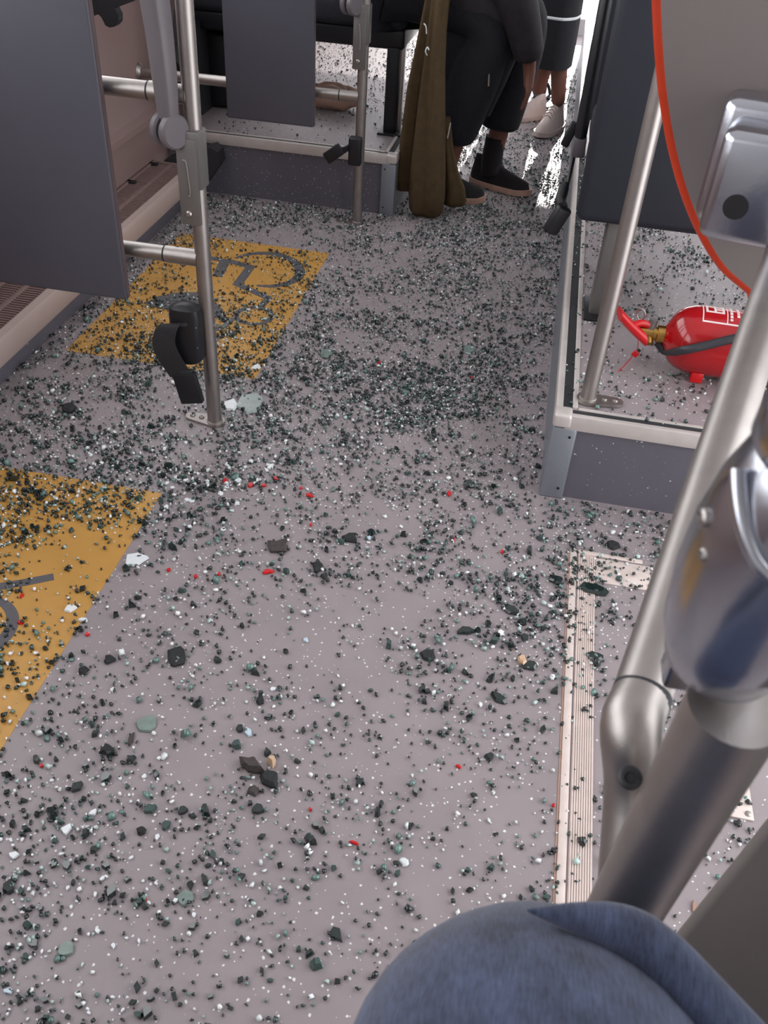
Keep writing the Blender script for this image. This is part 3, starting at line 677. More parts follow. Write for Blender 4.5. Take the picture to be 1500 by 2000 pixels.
def hand_joints(wrist, dirn, side, size=1.0, curl=.5, palmn=None):
    """palm and five chains of finger joints; returns joints, edges with joint 0 = wrist"""
    d = Vector(dirn).normalized(); s = Vector(side); s = (s-d*s.dot(d)).normalized(); n = d.cross(s) if palmn is None else Vector(palmn)
    J = [(Vector(wrist), .024*size), (Vector(wrist)+d*.045*size, (.034*size, .017*size))]; E = [(0, 1)]
    for k, (off, ln) in enumerate([(-.030, .074), (-.010, .084), (.011, .080), (.030, .064)]):
        p = Vector(wrist)+d*.080*size+s*off*size; dd = d.copy(); i0 = len(J); J.append((p, .0105*size)); E.append((1, i0))
        for m in range(3):
            dd = (dd+n*curl*.45).normalized(); p = p+dd*(ln*size/3.0)*1.05; J.append((p, (.0095-.001*m)*size)); E.append((len(J)-2, len(J)-1))
    p = Vector(wrist)+d*.025*size-s*.030*size; i0 = len(J); J.append((p, .013*size)); E.append((1, i0))
    dd = (d*.7-s*.7).normalized()
    for m in range(2):
        p = p+dd*.032*size; dd = (dd+n*curl*.3+d*.3).normalized(); J.append((p, (.0115-.0015*m)*size)); E.append((len(J)-2, len(J)-1))
    return J, E
def merge(J, E, J2, E2, at_):
    n = len(J); J = J+J2; E = E+[(a+n, c+n) for a, c in E2]+[(at_, n)]; return J, E

# --- seated person in dark clothes at the aisle end of the double seat
V = Vector
kneeR, kneeL = V((-.24, 3.50, .63)), V((-.135, 3.74, .64))
ankR, ankL = V((-.365, 3.515, .10)), V((-.205, 3.745, .10))
pelv = V((-.66, 3.64, .78)); chest = V((-.50, 3.62, 1.16)); neck = V((-.42, 3.62, 1.34)); hd = V((-.35, 3.62, 1.47))
shR, shL = V((-.46, 3.44, 1.26)), V((-.46, 3.80, 1.26)); elR, elL = V((-.25, 3.42, .88)), V((-.46, 3.90, .96)); wrR, wrL = V((-.105, 3.49, .53)), V((-.34, 3.74, .83))
J = [(pelv, (.13, .12)), (V((-.60, 3.63, .95)), (.12, .11)), (chest, (.14, .11)), (neck, .055), (V((-.39, 3.62, 1.40)), .05),
     (shR, .06), (elR, .042), (wrR, .027), (shL, .06), (elL, .042), (wrL, .027),
     (V((-.58, 3.55, .75)), .09), (kneeR, .06), (V((-.32, 3.51, .36)), .05), (ankR, .036), (V((-.58, 3.73, .75)), .09), (kneeL, .06), (V((-.175, 3.745, .36)), .05), (ankL, .036)]
Ed = [(0, 1), (1, 2), (2, 3), (3, 4), (2, 5), (5, 6), (6, 7), (2, 8), (8, 9), (9, 10), (0, 11), (11, 12), (12, 13), (13, 14), (0, 15), (15, 16), (16, 17), (17, 18)]
h1 = hand_joints(wrR+V((.004, 0, -.02)), (.10, .02, -1), (0, -1, 0), .88, .35); J, Ed = merge(J, Ed, h1[0], h1[1], 7)
h2 = hand_joints(wrL+V((.02, -.01, -.005)), (.85, -.4, -.15), (0, 1, 0), .9, .3); J, Ed = merge(J, Ed, h2[0], h2[1], 10)
p1 = skinned('person', J, Ed, M['skin']); tag(p1, 'seated person in black trousers and dark jacket, hand hanging over the knee', 'person', 'passengers at the far end')
b = MB(); head_mesh(b, hd, (1, 0, -.1)); b.build('head', M['skin'], p1, 60)
b = MB(); b.lathe([(.02, .125), (.06, .115), (.085, .08), (.10, .03), (.10, -.02), (.085, -.06)], axis_matrix(hd-V((.018, 0, -.004)), (-.25, 0, 1)), 24); b.build('hair', M['hair'], p1)
# trousers: two wide cropped legs in one garment
T = [(pelv+V((.02, 0, -.02)), (.17, .15)), (V((-.56, 3.54, .73)), .115), (kneeR+V((.0, 0, .0)), .098), (V((-.30, 3.51, .43)), .108), (V((-.355, 3.52, .255)), .098), (V((-.36, 3.52, .225)), .095),
     (V((-.56, 3.74, .73)), .115), (kneeL, .100), (V((-.165, 3.74, .43)), .095), (V((-.195, 3.745, .255)), .090), (V((-.198, 3.745, .225)), .088)]
skinned('trousers', T, [(0, 1), (1, 2), (2, 3), (3, 4), (4, 5), (0, 6), (6, 7), (7, 8), (8, 9), (9, 10)], M['cloth'], p1)
T = [(V((-.65, 3.635, .78)), (.20, .18)), (V((-.58, 3.63, .98)), (.18, .16)), (chest, (.18, .14)), (V((-.44, 3.62, 1.30)), .09), (shR+V((0, .03, 0)), .085), (elR, .075), (V((-.165, 3.455, .70)), .072), (V((-.112, 3.485, .56)), .058), (V((-.106, 3.49, .53)), .050), (shL-V((0, .03, 0)), .085), (elL, .075), (V((-.40, 3.82, .89)), .06), (wrL+V((-.02, .02, .01)), .048)]
jk = skinned('jacket', T, [(0, 1), (1, 2), (2, 3), (2, 4), (4, 5), (5, 6), (6, 7), (7, 8), (2, 9), (9, 10), (10, 11), (11, 12)], M['jacket'], p1)
# bundled jacket skirt lying over the knees
b = MB(); rings = []
for k in range(13):
    a = k/12; c = V((-.50, 3.53, .76)).lerp(V((-.115, 3.55, .60)), a); r = .105*(math.sin(math.pi*(a*.86+.1))**.5)
    rings.append([c + V((.35*r*math.sin(q), r*1.15*math.cos(q), r*.95*math.sin(q)*(1+.1*math.sin(3*q+2*a)))) for q in [j*2*math.pi/24 for j in range(24)]])
b.loft(rings); b.build('jacket_hem', M['jacket'], p1, 70)
b = MB(); rings = []
for z_, xa, xb, hd_ in [(.30, -.40, -.24, .03), (.31, -.42, -.22, .05), (.42, -.45, -.18, .06), (.55, -.49, -.14, .065), (.68, -.52, -.14, .07), (.76, -.50, -.18, .05)]:
    rings.append([V(((xa+xb)/2+(xb-xa)/2*math.cos(q), 3.52+hd_*math.sin(q)*(1+.12*math.sin(4*q+z_*9)), z_+.02*math.cos(q))) for q in [j*2*math.pi/28 for j in range(28)]])
b.loft(rings); b.build('jacket_tail', M['cloth'], p1, 70)
b = MB(); b.tube([P(955, 145, Y=3.40), P(954, 168, Y=3.40)], .0028, 8); b.build('zip_pull', M['steel'], p1)
shoe(p1, P(855, 392, z=0)+V((0, .02, 0)), P(946, 397, z=0)+V((0, .01, 0)), .092, M['shoeknit'], M['tansole'], .095)
shoe(p1, P(918, 352, z=0), P(1034, 386, z=0), .092, M['shoeknit'], M['tansole'], .105)
for an, tp in ((ankR, V((-.36, 3.52, .21))), (ankL, V((-.200, 3.745, .195)))):
    b = MB(); b.tube(bez([an+V((.01, 0, -.045)), an, tp], 8), [.052, .050, .047, .044, .043, .042, .041, .041, .041][:9], 18); b.build('sock', M['shoeknit'], p1)

# --- standing person in a black skirt
ct = V((-.02, 4.66, 0))
aR = P(1090, 235, Y=4.60); fL_h, fL_t = P(1100, 232, z=0), P(1058, 264, z=0)
shH, shT = P(1050, 230, z=0), P(998, 238, z=0)
l1 = V((P(1090, 210, Y=4.66).x, 4.66, .10)); l2 = V((shH.x-.02, shH.y+.01, .10))
J = [(V((-.03, 4.70, .96)), (.14, .11)), (V((-.03, 4.70, 1.15)), (.12, .10)), (V((-.03, 4.70, 1.36)), (.14, .10)), (V((-.03, 4.69, 1.50)), .05), (V((-.03, 4.68, 1.56)), .045),
     (V((.03, 4.69, .86)), .085), (V((l1.x-.06, 4.68, .50)), .054), (V((l1.x-.03, 4.67, .30)), .045), (l1, .034), (V((-.10, 4.72, .86)), .085), (V((l2.x+.03, 4.78, .50)), .056), (V((l2.x+.015, l2.y, .30)), .052), (l2, .034),
     (V((-.20, 4.70, 1.42)), .05), (V((-.25, 4.72, 1.14)), .04), (V((-.13, 4.54, 1.24)), .028), (V((.14, 4.70, 1.42)), .05), (V((.20, 4.72, 1.14)), .04), (V((.08, 4.54, 1.24)), .028)]
Ed = [(0, 1), (1, 2), (2, 3), (3, 4), (0, 5), (5, 6), (6, 7), (7, 8), (0, 9), (9, 10), (10, 11), (11, 12), (2, 13), (13, 14), (14, 15), (2, 16), (16, 17), (17, 18)]
for wi, dn in ((15, (.5, -.8, .1)), (18, (-.5, -.8, .1))):
    hh = hand_joints(J[wi][0]+V(dn)*.03, dn, (0, 0, 1), .95, .3); J, Ed = merge(J, Ed, hh[0], hh[1], wi)
p2 = skinned('person', J, Ed, M['skin']); tag(p2, 'standing person in black skirt with white stripe and white sneakers', 'person', 'passengers at the far end')
b = MB(); head_mesh(b, V((-.03, 4.67, 1.66)), (-.3, -1, 0)); b.build('head', M['skin'], p2, 60)
b = MB(); b.lathe([(.02, .13), (.06, .12), (.09, .08), (.104, .03), (.104, -.04), (.09, -.12)], axis_matrix((-.025, 4.69, 1.665), (0, .2, 1)), 24); b.build('hair', M['hair'], p2)
def skirt_ring(z, hw, hd, cx_, n=40):
    return [V((cx_+hw*math.cos(a)*(1+.03*math.sin(6*a)), 4.69+hd*math.sin(a)*(1+.05*math.sin(5*a+1)), z)) for a in [k*2*math.pi/n for k in range(n)]]
xl, xr = P(1022, 130, Y=4.56).x, P(1118, 130, Y=4.56).x; cxs = (xl+xr)/2; hws = (xr-xl)/2
hz = P(1070, 138, Y=4.55).z; lz = P(1070, 35, Y=4.55).z
b = MB(); b.loft([skirt_ring(z, h_, d_, c_) for z, h_, d_, c_ in [(hz+.004, hws*.90, .125, cxs), (hz, hws*.98, .14, cxs), (hz+.1, hws*1.0, .14, cxs), (lz, hws*1.0, .14, cxs), (lz+.2, hws*.98, .135, cxs), (1.02, .15, .12, -.03)]]); sk = b.build('skirt', M['cloth'], p2, 70)
b = MB(); b.loft([skirt_ring(lz-.006, hws*1.01, .143, cxs), skirt_ring(lz, hws*1.02, .145, cxs), skirt_ring(lz+.006, hws*1.01, .143, cxs)], False); b.build('white_stripe', M['chip'], sk, None)
skinned('top', [(V((-.03, 4.70, .98)), (.16, .13)), (V((-.03, 4.70, 1.15)), (.145, .12)), (V((-.03, 4.70, 1.36)), (.16, .12)), (V((-.03, 4.69, 1.45)), .07), (V((-.19, 4.70, 1.42)), .06), (V((-.24, 4.72, 1.20)), .052), (V((.13, 4.70, 1.42)), .06), (V((.19, 4.72, 1.20)), .052)], [(0, 1), (1, 2), (2, 3), (2, 4), (4, 5), (2, 6), (6, 7)], M['cloth'], p2)
shoe(p2, V((l1.x+.016, 4.74, 0)), P(1050, 272, z=0), .108, M['sneaker'], M['sneaker'], .125, laces=True)
shoe(p2, V((l2.x+.05, l2.y+.02, 0)), shT, .092, M['sneaker'], M['sneaker'], .10, pleat=True)
# pale blue cloth held in front of the skirt
b = MB(); q = [P(x, y, Y=4.45) for x, y in [(1008, -60), (1032, -60), (1030, 0), (1022, 58), (1014, 40), (1010, 0)]]; b.prism(q, (0, .02, 0)); b.build('cloth_fold', M['lightcloth'], p2)

# --- a third pair of legs in sandals far behind
bx_ = P(1058, 188, z=0); Yb = bx_.y
J = [(V((bx_.x-.13, Yb+.12, .95)), (.13, .11)), (V((bx_.x-.13, Yb+.12, 1.15)), (.12, .1)), (V((bx_.x-.13, Yb+.12, 1.38)), (.14, .1)), (V((bx_.x-.13, Yb+.12, 1.5)), .05), (V((bx_.x-.13, Yb+.12, 1.56)), .045),
     (V((bx_.x-.07, Yb+.12, .86)), .085), (V((bx_.x-.05, Yb+.12, .5)), .056), (V((bx_.x-.03, Yb+.13, .28)), .05), (V((bx_.x-.01, Yb+.12, .09)), .034), (V((bx_.x, Yb+.04, .035)), (.038, .024)), (V((bx_.x+.0, Yb-.03, .025)), (.040, .018)),
     (V((bx_.x-.17, Yb+.12, .86)), .085), (V((bx_.x-.15, Yb+.14, .5)), .056), (V((bx_.x-.14, Yb+.16, .28)), .05), (V((bx_.x-.14, Yb+.18, .09)), .034), (V((bx_.x-.14, Yb+.10, .035)), (.038, .024)), (V((bx_.x-.14, Yb+.03, .025)), (.040, .018)),
     (V((bx_.x-.30, Yb+.12, 1.42)), .05), (V((bx_.x-.33, Yb+.14, 1.12)), .04), (V((bx_.x-.26, Yb-.03, 1.2)), .028), (V((bx_.x+.04, Yb+.12, 1.42)), .05), (V((bx_.x+.07, Yb+.14, 1.12)), .04), (V((bx_.x+.02, Yb-.03, 1.2)), .028)]
Ed = [(0, 1), (1, 2), (2, 3), (3, 4), (0, 5), (5, 6), (6, 7), (7, 8), (8, 9), (9, 10), (0, 11), (11, 12), (12, 13), (13, 14), (14, 15), (15, 16), (2, 17), (17, 18), (18, 19), (2, 20), (20, 21), (21, 22)]
for wi in (19, 22):
    hh = hand_joints(J[wi][0]+V((0, -.02, .02)), (0, -.5, .8), (1, 0, 0), .95, .2); J, Ed = merge(J, Ed, hh[0], hh[1], wi)
p3 = skinned('person', J, Ed, M['skin']); tag(p3, 'bare foot in a dark sandal behind the white sneakers', 'person', 'passengers at the far end')
b = MB(); head_mesh(b, V((bx_.x-.13, Yb+.10, 1.66)), (0, -1, 0)); b.build('head', M['skin'], p3, 60)
b = MB(); b.lathe([(.02, .13), (.06, .12), (.09, .08), (.104, .03), (.104, -.04), (.09, -.1)], axis_matrix((bx_.x-.13, Yb+.12, 1.665), (0, .2, 1)), 24); b.build('hair', M['hair'], p3)
skinned('top', [(V((bx_.x-.13, Yb+.12, .98)), (.16, .13)), (V((bx_.x-.13, Yb+.12, 1.15)), (.145, .12)), (V((bx_.x-.13, Yb+.12, 1.38)), (.16, .12)), (V((bx_.x-.30, Yb+.12, 1.42)), .06), (V((bx_.x-.32, Yb+.14, 1.2)), .052), (V((bx_.x+.04, Yb+.12, 1.42)), .06), (V((bx_.x+.06, Yb+.14, 1.2)), .052)], [(0, 1), (1, 2), (2, 3), (3, 4), (2, 5), (5, 6)], M['lightcloth'], p3)
skinned('shorts', [(V((bx_.x-.13, Yb+.12, .98)), (.17, .14)), (V((bx_.x-.07, Yb+.12, .84)), .11), (V((bx_.x-.06, Yb+.12, .55)), .09), (V((bx_.x-.20, Yb+.12, .84)), .11), (V((bx_.x-.21, Yb+.13, .55)), .09)], [(0, 1), (1, 2), (0, 3), (3, 4)], M['cloth'], p3)
for ox, oy in ((0, 0), (-.14, .06)):
    b = MB(); b.box((bx_.x+ox-.045, Yb+oy-.07, .0), (bx_.x+ox+.045, Yb+oy+.17, .012), .004); sd_ = b.build('sandal', M['rubber'], p3)
    b = MB(); b.tube(bez([(bx_.x+ox-.045, Yb+oy, .01), (bx_.x+ox-.02, Yb+oy+.01, .062), (bx_.x+ox+.02, Yb+oy+.01, .062), (bx_.x+ox+.045, Yb+oy, .01)], 14), .008, 8); b.build('strap', M['rubber'], sd_)

# --- olive coat hanging down to the floor beside the podium corner
t = thing('long_coat', 'long olive coat hanging to the floor beside the podium corner', 'coat')
def hanging(b, rows, ph, folds=5, amp=.10, n=36):
    rings = []
    for (c, hw, hd_) in rows:
        rings.append([V((c[0]+hw*math.cos(a)*(1+amp*.4*math.sin(folds*a+ph+c[2]*2)), c[1]+hd_*math.sin(a)*(1+amp*2.2*math.sin(folds*a+ph+c[2]*3)), c[2])) for a in [k*2*math.pi/n for k in range(n)]])
    b.loft(rings)
def row(pxl, pxr, py, Y, hd_):
    a, c = P(pxl, py, Y=Y), P(pxr, py, Y=Y); return ((a+c)/2, abs(c.x-a.x)/2, hd_)
b = MB(); rows = [row(*q) for q in [(804, 858, 421, 3.33, .030), (798, 864, 410, 3.325, .045), (797, 868, 380, 3.32, .052), (801, 869, 330, 3.32, .052), (808, 869, 270, 3.32, .05), (816, 869, 200, 3.325, .048), (826, 869, 130, 3.33, .045), (836, 872, 60, 3.34, .043), (843, 878, 0, 3.36, .042)]]
rows[0] = (V((rows[0][0].x, 3.33, .004)), rows[0][1], .03)
rows += [(V((-.39, 3.42, .79)), .06, .05), (V((-.36, 3.47, .80)), .055, .03)]
hanging(b, rows, .3); b.build('coat_body', M['olive'], t, 80)
b = MB(); rows = [row(*q) for q in [(776, 802, 372, 3.36, .012), (767, 805, 350, 3.36, .018), (775, 806, 325, 3.36, .020), (783, 812, 260, 3.36, .022), (795, 824, 170, 3.36, .022), (812, 838, 90, 3.365, .022), (826, 850, 20, 3.37, .022), (838, 860, -40, 3.38, .02)]]
hanging(b, rows, 1.2, 3, .08); b.build('coat_back', M['olive'], t, 80)
b = MB(); rows = [row(*q) for q in [(866, 903, 400, 3.40, .026), (862, 911, 390, 3.40, .034), (864, 908, 365, 3.40, .034), (866, 896, 335, 3.40, .030), (866, 886, 290, 3.40, .024), (866, 880, 230, 3.40, .02)]]
hanging(b, rows, 2.0, 4, .07); sv_ = b.build('coat_sleeve', M['olive'], t, 80)
b = MB(); b.tube(bez([P(834, 108, Y=3.29), P(831, 100, Y=3.285), P(835, 92, Y=3.29), P(838, 98, Y=3.285)], 12), .0022, 8); b.build('zip_pull', M['chip'], t)
b = MB(); b.tube(bez([P(828, 46, Y=3.29), P(832, 52, Y=3.285), P(833, 66, Y=3.29)], 10), .0022, 8); b.build('drawcord', M['chip'], t)
b = MB(); b.tube(bez([P(877, 252, Y=3.37), P(880, 240, Y=3.37), P(874, 270, Y=3.37)], 10), .0018, 8); b.build('cuff_cord', M['chip'], t)

# ------------------------------------------------------------------ foreground right: rail, pole, casting, boards
qa, qb = P(1394, 1460, d=.415), P(1241, 1737, d=.527); pdir = (qa-qb).normalized()
PB, PT = qb-pdir*(qb.z/pdir.z), qa+pdir*.035
POLE2 = V((PB.x, PB.y, 0))
t = thing('grab_pole', 'thick blurred steel pole in the right foreground behind the denim knee', 'pole', group='vertical grab poles')
b = MB(); b.tube([PB+pdir*.008, PT], .0213, 32); b.build('shaft', M['steel'], t)
b = MB(); b.lathe([(.034, 0), (.034, .006), (.022, .012), (.018, .014)], Matrix.Translation((POLE2.x, POLE2.y, 0)), 28); b.build('foot_plate', M['steel'], t)
# cast joint on top of the pole
jc = P(1512, 1085, d=.345)
prof = [(.002, -.082), (.020, -.081), (.027, -.072), (.033, -.050), (.0365, -.020), (.0365, .010), (.034, .034), (.029, .052), (.0275, .056), (.030, .060), (.030, .078), (.026, .084), (.004, .085)]
b = MB(); MJ = axis_matrix(jc, (.02, -.10, 1)); b.lathe([(r_*.9, h_*.9) for r_, h_ in prof], MJ, 40); jt = b.build('cast_joint', M['chrome'], t, 50)
tw = (CAM-jc).normalized()
for (x, y, rr) in ((1391, 1012, .0038), (1364, 1085, .0026)):
    p = P(x, y, d=.333); n_ = (V((p.x, p.y, 0))-V((jc.x, jc.y, 0))).normalized(); q = V((jc.x, jc.y, p.z))+n_*.031
    b = MB(); b.lathe([(rr, -.004), (rr, .0022), (rr*.7, .003), (rr*.55, .001), (0, .001)], axis_matrix(q, n_), 16); b.build('screw_hole', M['steel'], jt)
b = MB(); rim = bez([P(x, y, d=.311) for x, y in [(1440, 915), (1442, 970), (1452, 1030), (1474, 1090), (1510, 1130), (1550, 1150)]], 30); b.tube(rim, .0030, 10); b.build('casting_ridge', M['chrome'], jt)
b = MB(); q = P(1352, 1270, d=.46); b.box((-.011, -.010, -.022), (.011, .010, .022), .003, M=Matrix.Translation(q)); b.build('joint_lug', M['chrome'], jt)

# horizontal handrail from that pole forward
t = thing('hand_rail', 'steel handrail with bolted sleeve running up from the foreground pole', 'rail')
ra, rb_ = P(1250, 1370, d=.545), P(1437, 790, d=.715); rd = (rb_-ra).normalized()
far = ra+rd*.62
b = MB(); b.tube([ra, far], .0178, 32); b.build('rail', M['steel'], t)
s_end = P(1226, 1745, d=.548); sl_pts = bez([ra+rd*.004, ra-rd*.02, ra.lerp(s_end, .45), s_end], 14)
n = len(sl_pts); b = MB(); b.tube(sl_pts, [.0178+.0006*min(1, i/3) for i in range(n)], 32); slv = b.build('sleeve', M['steel'], t)
b = MB(); b.tube([ra-rd*.001, ra+rd*.006], .0181, 32); b.build('seal_ring', M['rubber'], slv)
bc = P(1231, 1519, d=.478); nb = (CAM-bc).normalized()
b = MB(); b.lathe([(.0065, -.004), (.0065, .0015), (.0052, .0024), (.003, .0024), (.0026, .0006), (0, .0006)], axis_matrix(bc, nb), 20); b.build('bolt', M['black'], slv)

# grey partition board with orange edge trim and clamp
YB = .98
out = [P(x, y, Y=YB) for x, y in [(1288, -260), (1287, -60), (1289, 0), (1293, 90), (1302, 190), (1318, 285), (1342, 375), (1375, 455), (1415, 520), (1466, 566)]]
out = [V((p.x, YB, p.z)) for p in bez(out, 54)]
right = .62; low = out[-1].z-.035
tail = bez([out[-1], out[-1]+V((.05, 0, -.020)), V((right, YB, low-.012))], 12)[1:]
edge = out + tail
t = thing('partition_board', 'warm grey partition board with orange edge trim, upper right corner', 'partition')
b = MB(); b.prism(edge + [V((right, YB, edge[0].z))], (0, .014, 0)); pb = b.build('board', M['partition'], t, 30)
b = MB(); b.tube([p+V((0, .007, 0)) for p in edge], .0072, 12); b.build('edge_trim', M['orange'], t)
# clamp block
cb = P(1462, 345, Y=YB-.075)
b = MB(); Mk = Matrix.Translation(cb) @ Matrix.Rotation(math.radians(-14), 4, 'Z')
b.box((-.030, -.030, -.055), (.075, .030, .045), .010, 4, M=Mk); ck = b.build('clamp', M['chrome'], t)
b = MB(); b.box((-.042, .026, -.060), (.085, .072, .060), .012, 4, M=Mk); b.build('clamp_base', M['chrome'], t)
hc = P(1459, 384, Y=YB-.108); nn = (Mk.to_3x3() @ V((0, -1, 0)))
b = MB(); b.lathe([(.0115, -.01), (.0115, .001), (.0, .0012)], axis_matrix(Mk @ V((-.002, -.030, -.020)), nn), 20); b.build('clamp_hole', M['dark'], ck)  # dark disc on the clamp face, coloured as the shade inside the hole

# dark board at the lower right
t = thing('lower_board', 'dark grey board cutting across the lower right corner', 'board')
e1, e2 = P(1560, 1565, d=.63), P(1290, 1900, d=.72)
dv = (e2-e1).normalized()
q = [e1-dv*.25, e2+dv*.07, e2+dv*.07+V((.45, -.22, -.02)), e1-dv*.25+V((.45, -.22, -.02))]
b = MB(); nrm = (q[1]-q[0]).cross(q[3]-q[0]).normalized()
if nrm.dot(CAM-q[0]) > 0: nrm = -nrm
b.prism(q, nrm*.015); b.build('board_face', M['darkboard'], t, 30)
b = MB(); b.tube([q[0]+nrm*.0075, q[1]+nrm*.0075], .0076, 10); b.build('board_edge', M['darkboard'], t)

# ------------------------------------------------------------------ the photographer's knee
hipP, kn, shn, ank = V((.10, -.42, .66)), P(1062, 2150, d=.43)+V((0, -.03, -.01)), V((.085, .13, .45)), V((.09, .10, .10))
J = [(V((.0, -.46, .66)), (.14, .13)), (hipP, .10), (V((.085, -.1, .71)), .088), (kn, .075), (V((.085, .12, .60)), .062), (shn, .058), (ank, .038), (V((.10, .18, .04)), (.038, .028)), (V((.10, .24, .03)), (.036, .02)),
     (V((-.10, -.46, .62)), .10), (V((-.13, -.10, .58)), .085), (V((-.13, -.04, .55)), .07), (V((-.13, -.06, .3)), .055), (V((-.13, -.08, .10)), .038), (V((-.13, .0, .04)), (.038, .028)), (V((-.13, .06, .03)), (.036, .02)),
     (V((0, -.46, .85)), (.13, .11))]
Ed = [(0, 1), (1, 2), (2, 3), (3, 4), (4, 5), (5, 6), (6, 7), (7, 8), (0, 9), (9, 10), (10, 11), (11, 12), (12, 13), (13, 14), (14, 15), (0, 16)]
ph = skinned('person', J, Ed, M['skin']); tag(ph, 'blue denim knee of the seated photographer at the bottom edge', 'person')
kc = P(1062, 2150, d=.43)                                  # centre of the rounded knee
b = MB(); path = bez([(.11, -.46, kc.z-.09), (.095, -.25, kc.z-.055), (kc.x+.012, kc.y-.14, kc.z-.022), (kc.x, kc.y-.035, kc.z-.002), (kc.x+.002, kc.y+.020, kc.z-.045), (kc.x+.012, kc.y+.040, kc.z-.14), (.092, kc.y+.04, .45), (.095, .13, .16)], 98)
n = len(path); rings = []
for i, p in enumerate(path):
    tg = (path[min(i+1, n-1)]-path[max(i-1, 0)]).normalized(); sd = V((1, 0, 0)); sd = (sd-tg*sd.dot(tg)).normalized(); nn = sd.cross(tg)
    a = i/(n-1); r = .099-.012*max(0, a-.5)
    rings.append([p+sd*(r*math.cos(q)*(1+.010*math.sin(3*q+9*a)))+nn*(r*.93*math.sin(q)*(1+.012*math.sin(4*q+14*a))) for q in [k*2*math.pi/40 for k in range(40)]])
b.loft(rings); jn = b.build('jeans', M['denim'], ph, 80)
b = MB(); fold = bez([P(x, y, d=d_) for x, y, d_ in [(1030, 1778, .435), (1130, 1795, .440), (1220, 1822, .440), (1292, 1872, .435), (1368, 1950, .425), (1460, 2050, .41)]], 30)
m_ = len(fold); b.tube(fold, [.0006+.0135*math.sin(min(1, i/(m_-1)*1.9)*math.pi/2) for i in range(m_)], 14); b.build('fabric_fold', M['denim'], jn, 80)
b = MB(); b.tube(bez([(-.08, -.46, .62), (-.12, -.2, .60), (-.13, -.04, .56), (-.13, -.03, .40), (-.13, -.06, .12)], 40), .088, 24); b.build('jeans_leg', M['denim'], ph, 80)
shoe(ph, V((.10, .03, 0)), V((.105, .30, 0)), .095, M['shoeknit'], M['rubber'], .09)
shoe(ph, V((-.13, -.14, 0)), V((-.13, .13, 0)), .095, M['shoeknit'], M['rubber'], .09)

# ------------------------------------------------------------------ broken glass
def crumb_variant(r, flat=.62):
    """irregular little block, about 1 unit across"""
    n = r.integers(4, 7); ang = np.sort(r.uniform(0, 2*math.pi, n)+np.arange(n)*0)
    ang = np.linspace(0, 2*math.pi, n, endpoint=False)+r.uniform(-.35, .35, n)
    rad = r.uniform(.30, .60, n); asp = r.uniform(.8, 1.45); bot = np.stack([np.cos(ang)*rad*asp, np.sin(ang)*rad/asp**.5, np.zeros(n)], 1)
    h = flat*r.uniform(.7, 1.2); tilt = r.uniform(-.28, .28, 2)
    top = bot*r.uniform(.62, .98)+np.append(r.uniform(-.08, .08, 2), 0); top[:, 2] = h+top[:, 0]*tilt[0]+top[:, 1]*tilt[1]
    v = np.concatenate([bot, top]); f = [tuple(range(n-1, -1, -1)), tuple(range(n, 2*n))]+[(k, (k+1) % n, n+(k+1) % n, n+k) for k in range(n)]
    return v, f
VAR = [crumb_variant(rng) for _ in range(40)]
def noise2(x, y, s, seed):
    """cheap smooth value noise"""
    x = x/s+seed*17.3; y = y/s+seed*5.7; xi = np.floor(x).astype(int); yi = np.floor(y).astype(int); fx = x-xi; fy = y-yi
    fx = fx*fx*(3-2*fx); fy = fy*fy*(3-2*fy)
    h = lambda a, c: np.modf(np.abs(np.sin(a*127.1+c*311.7+seed)*43758.5453))[0]
    return (h(xi, yi)*(1-fx)+h(xi+1, yi)*fx)*(1-fy)+(h(xi, yi+1)*(1-fx)+h(xi+1, yi+1)*fx)*fy
def g(x, y, cx_, cy_, sx, sy): return np.exp(-((x-cx_)/sx)**2-((y-cy_)/sy)**2)
def floor_density(x, y):
    sm = lambda a, c, q: np.clip((q-a)/(c-a), 0, 1)
    d = 3000+2600*sm(1.05, 1.75, y)+3500*sm(1.6, 2.0, y)
    d += 10000*g(x, y, -.25, 2.08, .42, .22)+6500*g(x, y, -.95, 1.75, .35, .28)+6500*g(x, y, -.95, 1.15, .30, .38)
    d += 9000*g(x, y, .30, 1.65, .22, .05)+4500*g(x, y, .25, 1.35, .16, .24)+6000*g(x, y, -.55, 1.62, .18, .12)+3000*g(x, y, .02, 1.25, .18, .2)
    d += 3000*g(x, y, -.75, .55, .45, .25)+2500*g(x, y, -.1, 3.0, .5, .5)
    d *= 1-.55*g(x, y, -.85, 2.62, .28, .30)
    d *= 1-.45*g(x, y, .02, 1.8, .10, .12)
    d *= 1-.5*g(x, y, -.45, 1.35, .16, .09)
    nz = noise2(x, y, .05, 1)*.5+noise2(x, y, .13, 2)*.5+noise2(x, y, .022, 4)*.35
    return d*np.clip(.10+3.1*np.clip(nz-.36, 0, 1)**1.15*1.2, .05, 2.6)
def podium_density(x, y):
    d = 3600+7500*np.clip((y-2.1)/.5, 0, 1)
    nz = noise2(x, y, .05, 5)*.5+noise2(x, y, .11, 6)*.5
    return d*np.clip(.15+2.6*np.clip(nz-.32, 0, 1), .05, 2)
def scatter(x0, x1, y0, y1, dens, dmax):
    n = int((x1-x0)*(y1-y0)*dmax); x = rng.uniform(x0, x1, n); y = rng.uniform(y0, y1, n)
    k = rng.uniform(0, dmax, n) < dens(x, y); return x[k], y[k]
fx, fy = scatter(-1.27, .50, .28, 6.0, floor_density, 34000)
keep = ~((fx > .112) & (fy > 1.683)) & ~((fx < -.52) & (fy > 3.27)) & (np.hypot(fx-PL.x, fy-PL.y) > .025) & (np.hypot(fx-PM.x, fy-PM.y) > .025)
fx, fy = fx[keep], fy[keep]; fz = np.full(len(fx), .0012)
